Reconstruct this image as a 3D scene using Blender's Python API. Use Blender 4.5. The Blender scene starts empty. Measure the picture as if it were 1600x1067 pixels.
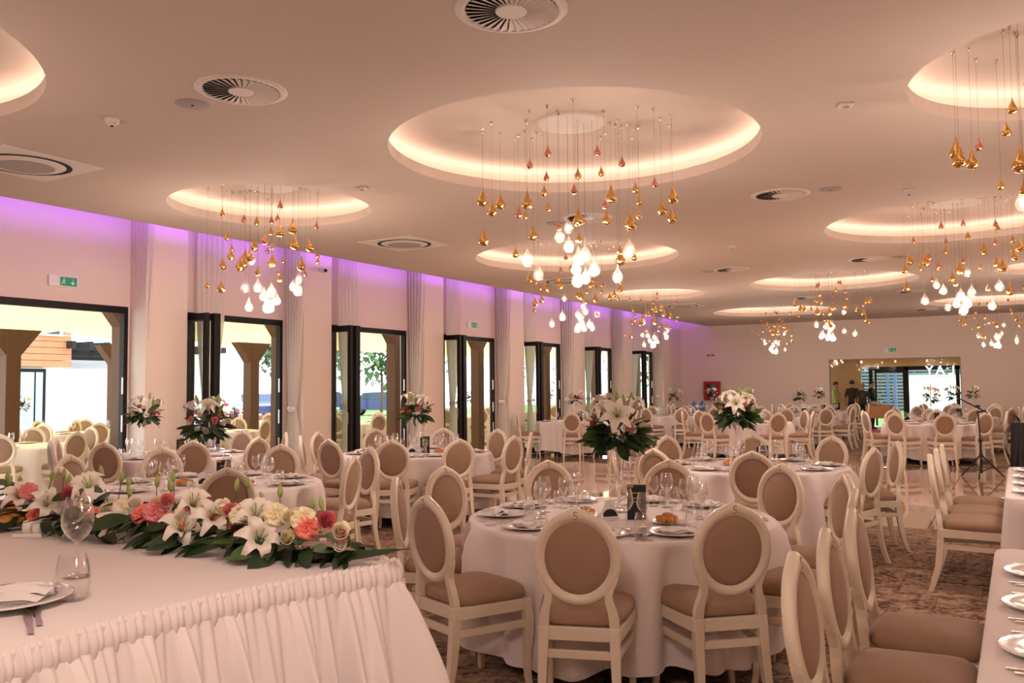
import bpy, bmesh, math, random
from mathutils import Vector, Matrix
PI = math.pi
random.seed(7)
sc = bpy.context.scene
COL = sc.collection

# ------------------------------------------------------------------ camera
FPX = 1339.6
YAW, PIT, ROLL = math.radians(30.489), math.radians(3.098), math.radians(-0.523)
CAMZ = 1.535
FW = Vector((-math.sin(YAW)*math.cos(PIT), math.cos(YAW)*math.cos(PIT), math.sin(PIT)))
_r0 = Vector((math.cos(YAW), math.sin(YAW), 0)); _u0 = _r0.cross(FW)
RT = _r0*math.cos(ROLL) + _u0*math.sin(ROLL); UP = -_r0*math.sin(ROLL) + _u0*math.cos(ROLL)
CPOS = Vector((0, 0, CAMZ))
cd = bpy.data.cameras.new('camera'); cam = bpy.data.objects.new('camera', cd); COL.objects.link(cam)
cd.sensor_width = 36; cd.lens = FPX/1600*36; cd.clip_start = .05; cd.clip_end = 500
m = Matrix.Identity(4)
for i in range(3):
    m[i][0] = RT[i]; m[i][1] = UP[i]; m[i][2] = -FW[i]; m[i][3] = CPOS[i]
cam.matrix_world = m
sc.camera = cam
# ------------------------------------------------------------------ world, exposure, render look
w = bpy.data.worlds.new('overcast_sky'); sc.world = w; w.use_nodes = True
bg = w.node_tree.nodes['Background']; bg.inputs[0].default_value = (.84, .92, 1, 1); bg.inputs[1].default_value = 4.5
sc.view_settings.view_transform = 'Standard'; sc.view_settings.look = 'None'
sc.view_settings.exposure = 0.0; sc.view_settings.gamma = 1; sc.view_settings.use_curve_mapping = False
sc.cycles.max_bounces = 8; sc.cycles.diffuse_bounces = 4; sc.cycles.glossy_bounces = 3; sc.cycles.adaptive_threshold = .045
sc.cycles.transparent_max_bounces = 20; sc.cycles.transmission_bounces = 4
sc.cycles.sample_clamp_indirect = 4; sc.cycles.caustics_reflective = False; sc.cycles.caustics_refractive = False
sc.cycles.use_denoising = True; sc.cycles.use_light_tree = False
COVE_POWER = 11.0      # emission of the warm strips behind the cove lips
LAMP_POWER = 92.0      # each chandelier's cluster of bulbs (W)
WARM = (1.0, .78, .66)
VIOLET = (.34, .085, 1.0)
STRIP_POWER = 80.0

# ------------------------------------------------------------------ helpers
def lin(c):
    return tuple(((x/255)/12.92 if x <= 10 else (((x/255)+.055)/1.055)**2.4) for x in c)
MATS = {}
def mat(name, rgb, rough=.5, metal=0, spec=.5, emit=None, es=0, sheen=0, bump=None, var=None, coat=0):
    mt = bpy.data.materials.new(name); mt.use_nodes = True
    nt = mt.node_tree; b = nt.nodes['Principled BSDF']
    c = lin(rgb)
    b.inputs['Base Color'].default_value = (*c, 1); b.inputs['Roughness'].default_value = rough
    b.inputs['Metallic'].default_value = metal; b.inputs['Specular IOR Level'].default_value = spec
    if sheen: b.inputs['Sheen Weight'].default_value = sheen
    if coat: b.inputs['Coat Weight'].default_value = coat
    if emit: b.inputs['Emission Color'].default_value = (*emit, 1); b.inputs['Emission Strength'].default_value = es
    if bump or var:
        tc = nt.nodes.new('ShaderNodeTexCoord'); nz = nt.nodes.new('ShaderNodeTexNoise')
        nz.inputs['Scale'].default_value = (bump or var)[0]; nz.inputs['Detail'].default_value = 4
        nt.links.new(tc.outputs['Object'], nz.inputs['Vector'])
        if bump:
            bp = nt.nodes.new('ShaderNodeBump'); bp.inputs['Strength'].default_value = bump[1]; bp.inputs['Distance'].default_value = .01
            nt.links.new(nz.outputs['Fac'], bp.inputs['Height']); nt.links.new(bp.outputs['Normal'], b.inputs['Normal'])
        if var:
            mx = nt.nodes.new('ShaderNodeMix'); mx.data_type = 'RGBA'
            mx.inputs[6].default_value = (*[x*(1-var[1]) for x in c], 1); mx.inputs[7].default_value = (*[min(1, x*(1+var[1])) for x in c], 1)
            nt.links.new(nz.outputs['Fac'], mx.inputs[0]); nt.links.new(mx.outputs[2], b.inputs['Base Color'])
    MATS[name] = mt
    return mt
def thin_glass(name, tint=(1, 1, 1), ior=1.45, rough=0.0, gloss=(1, 1, 1), edge=.8, power=2.4):
    mt = bpy.data.materials.new(name); mt.use_nodes = True; nt = mt.node_tree
    nt.nodes.remove(nt.nodes['Principled BSDF']); out = nt.nodes['Material Output']
    tr = nt.nodes.new('ShaderNodeBsdfTransparent'); tr.inputs[0].default_value = (*tint, 1)
    gl = nt.nodes.new('ShaderNodeBsdfGlossy'); gl.inputs['Roughness'].default_value = rough; gl.inputs[0].default_value = (*gloss, 1)
    lw = nt.nodes.new('ShaderNodeLayerWeight'); lw.inputs[0].default_value = .5
    pw = nt.nodes.new('ShaderNodeMath'); pw.operation = 'POWER'; pw.inputs[1].default_value = power; nt.links.new(lw.outputs['Facing'], pw.inputs[0])
    f0 = ((ior-1)/(ior+1))**2*2
    fr = nt.nodes.new('ShaderNodeMath'); fr.operation = 'MULTIPLY_ADD'; fr.inputs[1].default_value = edge; fr.inputs[2].default_value = f0; nt.links.new(pw.outputs[0], fr.inputs[0])
    mx = nt.nodes.new('ShaderNodeMixShader')
    nt.links.new(fr.outputs[0], mx.inputs[0]); nt.links.new(tr.outputs[0], mx.inputs[1]); nt.links.new(gl.outputs[0], mx.inputs[2])
    nt.links.new(mx.outputs[0], out.inputs[0]); MATS[name] = mt
    return mt
def sheer(name, rgb, alpha):
    mt = bpy.data.materials.new(name); mt.use_nodes = True; nt = mt.node_tree
    nt.nodes.remove(nt.nodes['Principled BSDF']); out = nt.nodes['Material Output']
    c = (*lin(rgb), 1)
    d = nt.nodes.new('ShaderNodeBsdfDiffuse'); d.inputs[0].default_value = c
    t = nt.nodes.new('ShaderNodeBsdfTranslucent'); t.inputs[0].default_value = c
    a = nt.nodes.new('ShaderNodeMixShader'); a.inputs[0].default_value = .4
    nt.links.new(d.outputs[0], a.inputs[1]); nt.links.new(t.outputs[0], a.inputs[2])
    tr = nt.nodes.new('ShaderNodeBsdfTransparent'); b = nt.nodes.new('ShaderNodeMixShader'); b.inputs[0].default_value = alpha
    nt.links.new(tr.outputs[0], b.inputs[1]); nt.links.new(a.outputs[0], b.inputs[2]); nt.links.new(b.outputs[0], out.inputs[0])
    MATS[name] = mt
    return mt

class MB:
    """collects simple shapes and links them as one mesh"""
    def __init__(s): s.v = []; s.f = []; s.mi = []; s.cur = 0
    def add(s, V, F):
        o = len(s.v); s.v += [tuple(x) for x in V]
        for f in F: s.f.append(tuple(i+o for i in f)); s.mi.append(s.cur)
        return s
    def box(s, x0, y0, z0, x1, y1, z1):
        V = [(x, y, z) for z in (z0, z1) for y in (y0, y1) for x in (x0, x1)]
        return s.add(V, [(0, 2, 3, 1), (4, 5, 7, 6), (0, 1, 5, 4), (2, 6, 7, 3), (0, 4, 6, 2), (1, 3, 7, 5)])
    def beam(s, p, q, wd, ht):
        p = Vector(p); q = Vector(q); d = (q-p).normalized()
        a = d.cross(Vector((0, 0, 1)))
        a = Vector((1, 0, 0)) if a.length < 1e-4 else a.normalized()
        b = a.cross(d)
        V = []
        for c in (p, q):
            for sa, sb in ((-1, -1), (1, -1), (1, 1), (-1, 1)): V.append(c + a*sa*wd/2 + b*sb*ht/2)
        return s.add(V, [(3, 2, 1, 0), (4, 5, 6, 7), (0, 1, 5, 4), (1, 2, 6, 5), (2, 3, 7, 6), (3, 0, 4, 7)])
    def sweep(s, secs):
        """rectangular sections (x, y, z, half x, half y) stacked along a path"""
        V = []; F = []
        for x, y, z, a, b in secs: V += [(x-a, y-b, z), (x+a, y-b, z), (x+a, y+b, z), (x-a, y+b, z)]
        n = len(secs)
        for i in range(n-1):
            for j in range(4): F.append((i*4+j, i*4+(j+1) % 4, i*4+4+(j+1) % 4, i*4+4+j))
        F += [(3, 2, 1, 0), (n*4-4, n*4-3, n*4-2, n*4-1)]
        return s.add(V, F)
    def lathe(s, prof, seg=16, c=(0, 0, 0), sx=1, sy=1, close=True):
        V = []; F = []; rings = []
        for r, z in prof:
            if r < 1e-5: rings.append([len(V)]); V.append((c[0], c[1], c[2]+z))
            else:
                rings.append(list(range(len(V), len(V)+seg)))
                V += [(c[0]+r*sx*math.cos(2*PI*k/seg), c[1]+r*sy*math.sin(2*PI*k/seg), c[2]+z) for k in range(seg)]
        for a, b in zip(rings, rings[1:]):
            for k in range(seg):
                k2 = (k+1) % seg
                if len(a) == 1 and len(b) == 1: continue
                if len(a) == 1: F.append((a[0], b[k2], b[k]))
                elif len(b) == 1: F.append((a[k], a[k2], b[0]))
                else: F.append((a[k], a[k2], b[k2], b[k]))
        return s.add(V, F)
    def tube(s, pts, r, seg=6, cap=True):
        pts = [Vector(p) for p in pts]; n = len(pts); V = []; F = []
        rr = r if isinstance(r, (list, tuple)) else [r]*n
        up = Vector((0, 0, 1))
        for i, p in enumerate(pts):
            d = (pts[min(i+1, n-1)] - pts[max(i-1, 0)]).normalized()
            a = d.cross(up)
            if a.length < 1e-3: a = d.cross(Vector((0, 1, 0)))
            a.normalize(); b = a.cross(d)
            V += [p + (a*math.cos(2*PI*k/seg) + b*math.sin(2*PI*k/seg))*rr[i] for k in range(seg)]
        for i in range(n-1):
            for k in range(seg): F.append((i*seg+k, i*seg+(k+1) % seg, i*seg+seg+(k+1) % seg, i*seg+seg+k))
        if cap: F += [tuple(range(seg-1, -1, -1)), tuple(range((n-1)*seg, n*seg))]
        return s.add(V, F)
    def grid(s, fn, nu, nv, wrap=False):
        V = [fn(i/(nu if wrap else nu-1), j/(nv-1)) for j in range(nv) for i in range(nu)]
        F = []
        for j in range(nv-1):
            for i in range(nu if wrap else nu-1):
                i2 = (i+1) % nu; F.append((j*nu+i, j*nu+i2, j*nu+nu+i2, j*nu+nu+i))
        return s.add(V, F)
    def prism(s, poly, z0, z1):
        n = len(poly); V = [(x, y, z0) for x, y in poly] + [(x, y, z1) for x, y in poly]
        F = [tuple(range(n-1, -1, -1)), tuple(range(n, 2*n))] + [(i, (i+1) % n, n+(i+1) % n, n+i) for i in range(n)]
        return s.add(V, F)
    def mesh(s, name, mts, smooth=False, bevel=0, solid=0):
        me = bpy.data.meshes.new(name); me.from_pydata(s.v, [], s.f)
        for x in (mts if isinstance(mts, (list, tuple)) else [mts]): me.materials.append(x)
        if isinstance(mts, (list, tuple)): me.polygons.foreach_set('material_index', s.mi)
        if True:
            bm = bmesh.new(); bm.from_mesh(me); bmesh.ops.recalc_face_normals(bm, faces=bm.faces[:])
            if solid: bmesh.ops.solidify(bm, geom=bm.faces[:], thickness=solid)
            if bevel: bmesh.ops.bevel(bm, geom=bm.edges[:], offset=bevel, segments=2, affect='EDGES', profile=.5)
            bm.to_mesh(me); bm.free()
        if smooth: me.polygons.foreach_set('use_smooth', [True]*len(me.polygons))
        me.update()
        return me
    def build(s, name, mts, parent=None, smooth=False, bevel=0, solid=0, **k):
        return ob(name, s.mesh(name, mts, smooth, bevel, solid), parent, **k)

def ob(name, data, parent=None, loc=(0, 0, 0), rot=(0, 0, 0), scale=(1, 1, 1)):
    o = bpy.data.objects.new(name, data); COL.objects.link(o)
    o.location = loc; o.rotation_euler = rot; o.scale = scale
    if parent: o.parent = parent
    return o
def tag(o, label, cat, group=None, kind=None):
    o['label'] = label; o['category'] = cat
    if group: o['group'] = group
    if kind: o['kind'] = kind
    return o
def thing(name, label, cat, loc=(0, 0, 0), rz=0, group=None, kind=None):
    o = ob(name, None, None, loc, (0, 0, rz)); o.empty_display_size = .1
    return tag(o, label, cat, group, kind)
def dup(root, loc, rz, label, group=None):
    """a copy of a thing with copies of its parts and sub-parts"""
    r = root.copy(); COL.objects.link(r); r.location = loc; r.rotation_euler = (0, 0, rz); r['label'] = label
    if group: r['group'] = group
    for ch in KIDS.setdefault(root.name, list(root.children)):
        c = ch.copy(); COL.objects.link(c); c.parent = r
        for g in KIDS.setdefault(ch.name, list(ch.children)):
            d = g.copy(); COL.objects.link(d); d.parent = c
    return r
KIDS = {}
def struct(o, label, cat): return tag(o, label, cat, kind='structure')
def depth(p): return (Vector(p)-CPOS).dot(FW)
ORD = ['first', 'second', 'third', 'fourth', 'fifth', 'sixth', 'seventh', 'eighth', 'ninth', 'tenth', 'eleventh', 'twelfth']

# ------------------------------------------------------------------ materials
paint = mat('wall_paint', (238, 221, 206), .7, bump=(60, .03))
ceilp = mat('ceiling_paint', (205, 188, 175), .8, bump=(40, .03))
ivory = mat('ivory_lacquer', (231, 216, 196), .38, coat=.15, bump=(90, .04))
velvet = mat('taupe_velvet', (160, 130, 108), .85, sheen=.12, var=(14, .10))
cloth = mat('white_tablecloth', (240, 230, 228), .75, bump=(180, .05))
cloth2 = mat('napkin_linen', (244, 238, 236), .8, bump=(220, .08))
china = mat('white_china', (242, 238, 232), .15, coat=.3)
charger = mat('charger_glaze', (236, 230, 226), .16, coat=.5)
steel = mat('cutlery_steel', (214, 206, 198), .26, metal=1)
gold = mat('gold_mirror', (232, 188, 116), .10, metal=1)
copper = mat('copper_mirror', (228, 160, 138), .12, metal=1)
blackm = mat('black_aluminium', (20, 18, 18), .5, spec=.25)
blackp = mat('black_plastic', (18, 18, 19), .45)
wood = mat('dark_stained_wood', (92, 62, 40), .6, var=(9, .30), bump=(30, .2))
clad = mat('orange_wood_cladding', (196, 128, 88), .6, var=(6, .15))
cream = mat('cream_plaster', (238, 228, 200), .8)
white_out = mat('white_render', (240, 241, 243), .8)
sailm = sheer('cream_sailcloth', (238, 214, 158), 1.0)
terr = mat('terrace_paving', (228, 220, 204), .6, var=(2, .06))
lawn = mat('lawn_green', (112, 142, 72), .9, var=(3, .25))
asphalt = mat('pale_gravel', (214, 212, 208), .9, var=(2, .08))
curt = sheer('white_voile', (250, 244, 236), .92)
glass = thin_glass('drinking_glass', (.975, .975, .98), 1.65, .02, edge=1.0, power=1.9)
pane = thin_glass('door_glass', (.962, .984, .970), 1.4, edge=.6)
clearp = thin_glass('entrance_glass', (.95, .95, .93), 1.1, edge=.2)
bulbg = thin_glass('bulb_glass', (1, .97, .93), 1.2, edge=.45, power=3.0)
def crackle(mt):
    nt = mt.node_tree; out = nt.nodes['Material Output']; old = out.inputs[0].links[0].from_socket
    d = nt.nodes.new('ShaderNodeBsdfTranslucent'); d.inputs[0].default_value = (.95, .86, .74, 1); mx = nt.nodes.new('ShaderNodeMixShader')
    tc = nt.nodes.new('ShaderNodeTexCoord'); vo = nt.nodes.new('ShaderNodeTexVoronoi'); vo.inputs['Scale'].default_value = 9; nt.links.new(tc.outputs['Object'], vo.inputs['Vector'])
    ma = nt.nodes.new('ShaderNodeMath'); ma.operation = 'MULTIPLY'; ma.inputs[1].default_value = .30; nt.links.new(vo.outputs['Distance'], ma.inputs[0])
    nt.links.new(ma.outputs[0], mx.inputs[0]); nt.links.new(old, mx.inputs[1]); nt.links.new(d.outputs[0], mx.inputs[2]); nt.links.new(mx.outputs[0], out.inputs[0])
crackle(bulbg)
lampm = mat('bulb_glow', (60, 50, 40), .5, emit=(1, .80, .60), es=4.0)
lampm.cycles.emission_sampling = 'NONE'
covem = mat('cove_strip_glow', (255, 230, 190), .5, emit=WARM, es=COVE_POWER)
violm = mat('violet_strip_glow', (200, 150, 255), .5, emit=VIOLET, es=STRIP_POWER)
wirem = mat('steel_wire', (120, 112, 104), .4, metal=.6)
leafA = mat('leaf_dark_green', (44, 66, 38), .45, var=(30, .3))
leafB = mat('leaf_mid_green', (72, 100, 50), .45, var=(30, .3))
leafC = mat('bud_lime_green', (158, 172, 92), .5)
petalW = mat('petal_white', (246, 236, 226), .55, sheen=.2)
petalC = mat('petal_cream', (244, 232, 194), .55, sheen=.2)
petalP = mat('petal_pink', (232, 138, 140), .55, sheen=.2)
petalD = mat('petal_deep_pink', (206, 82, 96), .55, sheen=.2)
petalS = mat('petal_coral', (240, 128, 112), .55, sheen=.2)
bread = mat('bread_crust', (206, 138, 72), .6, var=(40, .3))
menum = mat('menu_card_black', (22, 21, 22), .5)
goldf = mat('gold_print', (190, 150, 80), .4, metal=.6)
greens = mat('exit_green', (18, 122, 84), .4, emit=(.02, .30, .16), es=.35)
signw = mat('sign_white', (238, 240, 236), .4)
redm = mat('fire_red', (176, 30, 34), .4)
redc = mat('red_carpet', (206, 44, 38), .9)
travert = mat('travertine', (206, 172, 124), .5, var=(3, .12), bump=(18, .15))
orangec = mat('orange_cloth', (232, 178, 128), .8)
skin = mat('skin_tone', (206, 158, 128), .6)
vent_w = mat('vent_white', (226, 216, 208), .6)
darkv = mat('vent_dark', (20, 18, 18), .8)
greyp = mat('grey_panel', (170, 160, 156), .7, bump=(160, .3))
blue = mat('car_blue', (44, 58, 104), .25, coat=.6)
silver = mat('car_silver', (190, 196, 206), .25, coat=.6)
cargl = mat('car_window', (60, 74, 88), .1)
tyre = mat('tyre', (30, 30, 32), .8)
bluest = mat('blue_steel', (70, 98, 140), .5)
bark = mat('bark', (96, 78, 62), .9)
emboss = mat('emblem_bronze', (142, 120, 96), .5)

def carpet_mat():
    mt = bpy.data.materials.new('patchwork_carpet'); mt.use_nodes = True; nt = mt.node_tree; b = nt.nodes['Principled BSDF']
    N = nt.nodes.new; L = nt.links.new
    tc = N('ShaderNodeTexCoord')
    mp = N('ShaderNodeMapping'); L(tc.outputs['Object'], mp.inputs[0])
    n1 = N('ShaderNodeTexNoise'); n1.inputs['Scale'].default_value = 11; n1.inputs['Detail'].default_value = 7; n1.inputs['Distortion'].default_value = 1.6; L(mp.outputs[0], n1.inputs['Vector'])
    wv = N('ShaderNodeTexVoronoi'); wv.inputs['Scale'].default_value = 5; wv.feature = 'DISTANCE_TO_EDGE'; L(mp.outputs[0], wv.inputs['Vector'])
    n2 = N('ShaderNodeTexNoise'); n2.inputs['Scale'].default_value = 30; n2.inputs['Detail'].default_value = 5; L(mp.outputs[0], n2.inputs['Vector'])
    br = N('ShaderNodeTexBrick'); br.inputs['Scale'].default_value = 1; br.inputs['Mortar Size'].default_value = .006; br.inputs['Brick Width'].default_value = .55; br.inputs['Row Height'].default_value = .5
    br.inputs['Color1'].default_value = (.35, .35, .35, 1); br.inputs['Color2'].default_value = (.75, .75, .75, 1); br.inputs['Mortar'].default_value = (.22, .22, .22, 1); L(mp.outputs[0], br.inputs['Vector'])
    a = N('ShaderNodeMath'); a.operation = 'MULTIPLY_ADD'; a.inputs[1].default_value = .75; L(n1.outputs['Fac'], a.inputs[0])
    c = N('ShaderNodeMath'); c.operation = 'MULTIPLY'; c.inputs[1].default_value = .30; L(n2.outputs['Fac'], c.inputs[0]); L(c.outputs[0], a.inputs[2])
    d = N('ShaderNodeMath'); d.operation = 'MULTIPLY_ADD'; d.inputs[1].default_value = .22; L(br.outputs['Color'], d.inputs[0]); L(a.outputs[0], d.inputs[2])
    e = N('ShaderNodeMath'); e.operation = 'MULTIPLY_ADD'; e.inputs[1].default_value = .25; L(wv.outputs['Distance'], e.inputs[0]); L(d.outputs[0], e.inputs[2])
    cr = N('ShaderNodeValToRGB'); L(e.outputs[0], cr.inputs[0]); r = cr.color_ramp
    r.elements[0].position = .50; r.elements[0].color = (*lin((84, 62, 52)), 1)
    r.elements[1].position = .82; r.elements[1].color = (*lin((180, 152, 130)), 1)
    x = r.elements.new(.60); x.color = (*lin((112, 88, 74)), 1); x = r.elements.new(.66); x.color = (*lin((146, 120, 102)), 1)
    L(cr.outputs[0], b.inputs['Base Color']); b.inputs['Roughness'].default_value = .95; b.inputs['Specular IOR Level'].default_value = .1
    bp = N('ShaderNodeBump'); bp.inputs['Strength'].default_value = .5; bp.inputs['Distance'].default_value = .006; L(n2.outputs['Fac'], bp.inputs['Height']); L(bp.outputs[0], b.inputs['Normal'])
    return mt
carpet = carpet_mat()
marble = mat('polished_marble', (206, 176, 152), .04, spec=.9, var=(2.5, .10), coat=.6)
grout = mat('tile_grout', (150, 126, 108), .6)

# ------------------------------------------------------------------ room shell
XW, YB, ZC = -10.28, 29.27, 3.623       # left wall face, back wall face, ceiling
XR, YN, ZS = 5.6, -3.6, 4.15            # right wall, wall behind the camera, top of the light slot
XE = -9.24                              # free edge of the suspended ceiling
Y0, PER, DW, DH = 11.0, 3.276, 2.37, 2.667
DOORS = [Y0 + PER*(k-2) for k in range(7)]
DOORS[0] = 4.45; DOORS[1] = 8.02
ENDS = [7.28] + [Y0 + PER*(k-2) + DW for k in range(1, 7)]
fl = MB().box(XW-.45, YN, -.12, XR, YB+5.2, -.03).build('floor', grout)
struct(fl, 'hall floor of brown patchwork carpet and polished beige marble', 'floor')
MB().box(XW+.0, YN, -.03, XR, 10.15, 0).build('carpet', carpet, fl)
MB().box(XW+.0, 17.75, -.03, XR, YB+.05, 0).build('carpet', carpet, fl)
tile = MB().box(.004, .004, -.03, .936, .946, 0).mesh('floor_tile', marble, bevel=.0015)
nx = int((XR-XW)/.94)+1
for j in range(8):
    for i in range(nx):
        x = XW-.0+i*.94
        if x+.94 > XR: continue
        ob('floor_tile', tile, fl, (x, 10.15+j*.95, 0))
# coves: x, y, radius
COVES = [(-3.32, 6.71, 1.61), (-7.29, 6.99, 1.125), (-6.07, 12.38, 1.63), (-7.08, 18.4, 1.16), (-3.18, 18.2, 1.60),
         (-5.87, 24.55, 1.66), (-.62, 12.4, 1.60), (.55, 6.76, 1.17), (-.35, 24.7, 1.62), (.85, 18.2, 1.16), (-6.45, 1.85, 1.70), (-.9, .5, 1.62), (3.6, 1.2, 1.4), (4.2, 12.4, 1.2)]
def ceiling():
    bm = bmesh.new()
    def loop(pts):
        vs = [bm.verts.new((x, y, ZC)) for x, y in pts]
        return [bm.edges.new((vs[i], vs[(i+1) % len(vs)])) for i in range(len(vs))]
    E = loop([(XE, YN), (XR, YN), (XR, YB), (XE, YB)])
    for x, y, r in COVES: E += loop([(x+r*math.cos(2*PI*k/72), y+r*math.sin(2*PI*k/72)) for k in range(72)])
    bmesh.ops.triangle_fill(bm, edges=E, use_beauty=True, use_dissolve=False)
    me = bpy.data.meshes.new('ceiling'); bm.to_mesh(me); bm.free(); me.materials.append(ceilp)
    return ob('ceiling', me)
ce = struct(ceiling(), 'suspended plaster ceiling with round lit recesses', 'ceiling')
MB().box(XE-.02, YN, ZC-.0, XE, YB, ZC+.11).build('edge_lip', ceilp, ce)
MB().box(XW-.45, YN, ZS, XR, YB+.3, ZS+.1).build('slab', ceilp, ce)
MB().box(XE+.05, YN, ZC+.100, XE+.053, YB-.05, ZC+.132).build('light_strip', violm, ce)
MB().box(XE, YN, ZC+.05, XE+.6, YB, ZC+.07).build('light_shelf', ceilp, ce)
for x, y, r in COVES:
    pr = [(r, 0), (r, .10), (r+.025, .10), (r+.025, .06), (r+.30, .06), (r+.30, .17), (r+.22, .235), (r+.06, .257), (0, .257)]
    o = MB().lathe(pr, 72).build('cove_recess', ceilp, ce, smooth=False, loc=(x, y, ZC))
    MB().lathe([(r+.10, .070), (r+.16, .072)], 36).build('light_strip', covem, o)

wl = MB()
edges = [YN] + [v for d, e in zip(DOORS, ENDS) for v in (d, e)] + [YB]
for a, b in zip(edges[0::2], edges[1::2]): wl.box(XW-.14, a, 0, XW, b, DH)
wl.box(XW-.14, YN, DH, XW, YB, ZS)
wall_l = struct(wl.build('wall_left', paint), 'long left wall with seven folding door openings', 'wall')
for k in range(-1, 8):
    y = Y0 - .77 + PER*(k-2) + (.36 if k == 1 else 0)
    if y < YN or y > YB-1.0: continue
    MB().box(XW, y, 0, XW+.34, y+.66, ZS).build('pilaster', paint, wall_l, bevel=.004)
ox0, ox1, oz = -5.28, -1.47, 2.36
bw = MB().box(XW-.4, YB, 0, ox0, YB+.3, ZS).box(ox1, YB, 0, XR, YB+.3, ZS).box(ox0, YB, oz, ox1, YB+.3, ZS)
struct(bw.build('wall_back', paint), 'far end wall with the wide glazed entrance', 'wall')
struct(MB().box(XR, YN, 0, XR+.2, YB+.3, ZS).build('wall_right', paint), 'plain right wall of the hall', 'wall')
struct(MB().box(XW-.4, YN-.2, 0, XR+.2, YN, ZS).build('wall_behind', paint), 'plain wall behind the head of the hall', 'wall')

# ------------------------------------------------------------------ folding doors and curtains
LW = .62
def leaf_mesh():
    f = MB(); h = DH-.05
    f.box(0, 0, .02, .075, .055, h).box(LW-.075, 0, .02, LW, .055, h).box(.075, 0, .02, LW-.075, .055, .12).box(.075, 0, h-.09, LW-.075, .055, h)
    g = MB().box(.075, .024, .12, LW-.075, .031, h-.09)
    return f.mesh('leaf_frame', blackm, bevel=.003), g.mesh('pane', pane)
LF, LG = leaf_mesh()
hd = MB().box(LW-.05, -.05, .95, LW-.03, 0, 1.15).mesh('handle', steel, bevel=.002)
def curtain_mesh(w0, w1, wt, ztop, zt, lean):
    def fn(u, v):
        z = ztop*(1-v)+.02*v
        t = 1-abs(z-zt)/(ztop-zt) if z > zt else 1-abs(z-zt)/(zt*1.4)
        k = max(0, t)**2.2
        wd = (w0 if z > zt else w1)*(1-k) + wt*k
        y = (u-.5)*wd + lean*k
        amp = .035*(1-.6*k)
        return (amp*math.sin(u*PI*11+.6*math.sin(z*2)) + .012*math.sin(u*PI*23), y, z)
    return MB().grid(fn, 90, 44).mesh('voile', curt, smooth=True)
CM1 = curtain_mesh(.42, .40, .16, 4.05, 1.22, .04)
CM2 = curtain_mesh(.55, .42, .16, 4.05, 1.22, -.06)
tie = MB().lathe([(.045, -.035), (.056, -.01), (.056, .02), (.045, .045)], 16, sy=1.5).mesh('tieback', cloth, smooth=True)
rose_k = MB().lathe([(0, -.03), (.03, -.02), (.035, 0), (.03, .02), (0, .03)], 10).mesh('tie_bow', cloth, smooth=True)
for k, (y, ye) in enumerate(zip(DOORS, ENDS)):
    nm = ORD[k]
    d = struct(thing('door_%d' % (k+1), 'black folding glass door, %s doorway from the left, leaves stacked open' % nm, 'door', (0, 0, 0)), 'black folding glass door, %s doorway from the left, leaves stacked open' % nm, 'door')
    fr = MB().box(XW-.08, y, 0, XW+.015, y+.06, DH).box(XW-.08, ye-.06, 0, XW+.015, ye, DH).box(XW-.08, y+.06, DH-.09, XW+.015, ye-.06, DH)
    fr.build('door_frame', blackm, d, bevel=.003)
    MB().box(XW-.09, y+.06, -.002, XW+.03, ye-.06, .012).build('threshold', blackm, d)
    for j in range(3):
        a = math.radians((-3, 2, -1)[j])
        o = ob('door_leaf', LF, d, (XW+.02, y+.06+j*.085, 0), (0, 0, a)); ob('pane', LG, o); 
        if j == 0: ob('handle', hd, o)
    # lock plates on the far jamb
    for z in (.55, 1.0, 1.5): MB().box(XW+.0, ye-.075, z, XW+.018, ye-.06, z+.22).build('lock_plate', steel, d)
    c = tag(ob('curtain', None, None, (XW+.20, ye+.07, 0), (0, 0, PI/2)), 'white voile curtain tied back at the right of the %s doorway' % nm, 'curtain', 'voile curtains')
    ob('voile', CM1, c); ob('tieback', tie, c, (0, .04, 1.22)); ob('tie_bow', rose_k, c, (-.05, .05, 1.24))
    c = tag(ob('curtain', None, None, (XW+.15, y+.52, 0)), 'white voile curtain behind the stacked leaves of the %s doorway' % nm, 'curtain', 'voile curtains')
    ob('voile', CM2, c); ob('tieback', tie, c, (0, -.06, 1.22)); ob('tie_bow', rose_k, c, (.08, 0, 1.24))

# ------------------------------------------------------------------ ceiling fittings
def vent(x, y, r, label):
    t = thing('air_diffuser', label, 'vent', (x, y, ZC), random.random(), 'round swirl diffusers')
    MB().lathe([(r*.86, .0), (r*.9, -.012), (r, -.012), (r*1.08, -.002), (r*1.08, .0)], 40).build('rim', vent_w, t, smooth=True)
    MB().lathe([(0, -.004), (r*.87, -.004)], 40).build('back_plate', darkv, t)
    MB().lathe([(0, -.016), (r*.30, -.016), (r*.32, -.006)], 28).build('hub', vent_w, t)
    bl = MB(); w0, w1 = r*.028, r*.075
    bl.add([(r*.31, -w0, -.006), (r*.31, w0, -.015), (r*.87, w1, -.018), (r*.87, -w1, -.005), (r*.31, -w0, -.008), (r*.31, w0, -.017), (r*.87, w1, -.020), (r*.87, -w1, -.007)], [(0, 1, 2, 3), (7, 6, 5, 4), (0, 4, 5, 1), (2, 6, 7, 3)])
    bme = bl.mesh('blade', vent_w)
    for k in range(32): ob('blade', bme, t, rot=(0, 0, 2*PI*k/32))
    return t
VP = ['in the ceiling at top centre of the picture', 'beside the round speaker at upper left', 'right of the large centre recess beside a speaker', 'behind the drops of the large centre chandelier',
      'far left of the two beyond the marble floor', 'far right of the two beyond the marble floor', 'far left one near the entrance wall', 'far right one near the entrance wall', 'rearmost one above the glass entrance']
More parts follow.
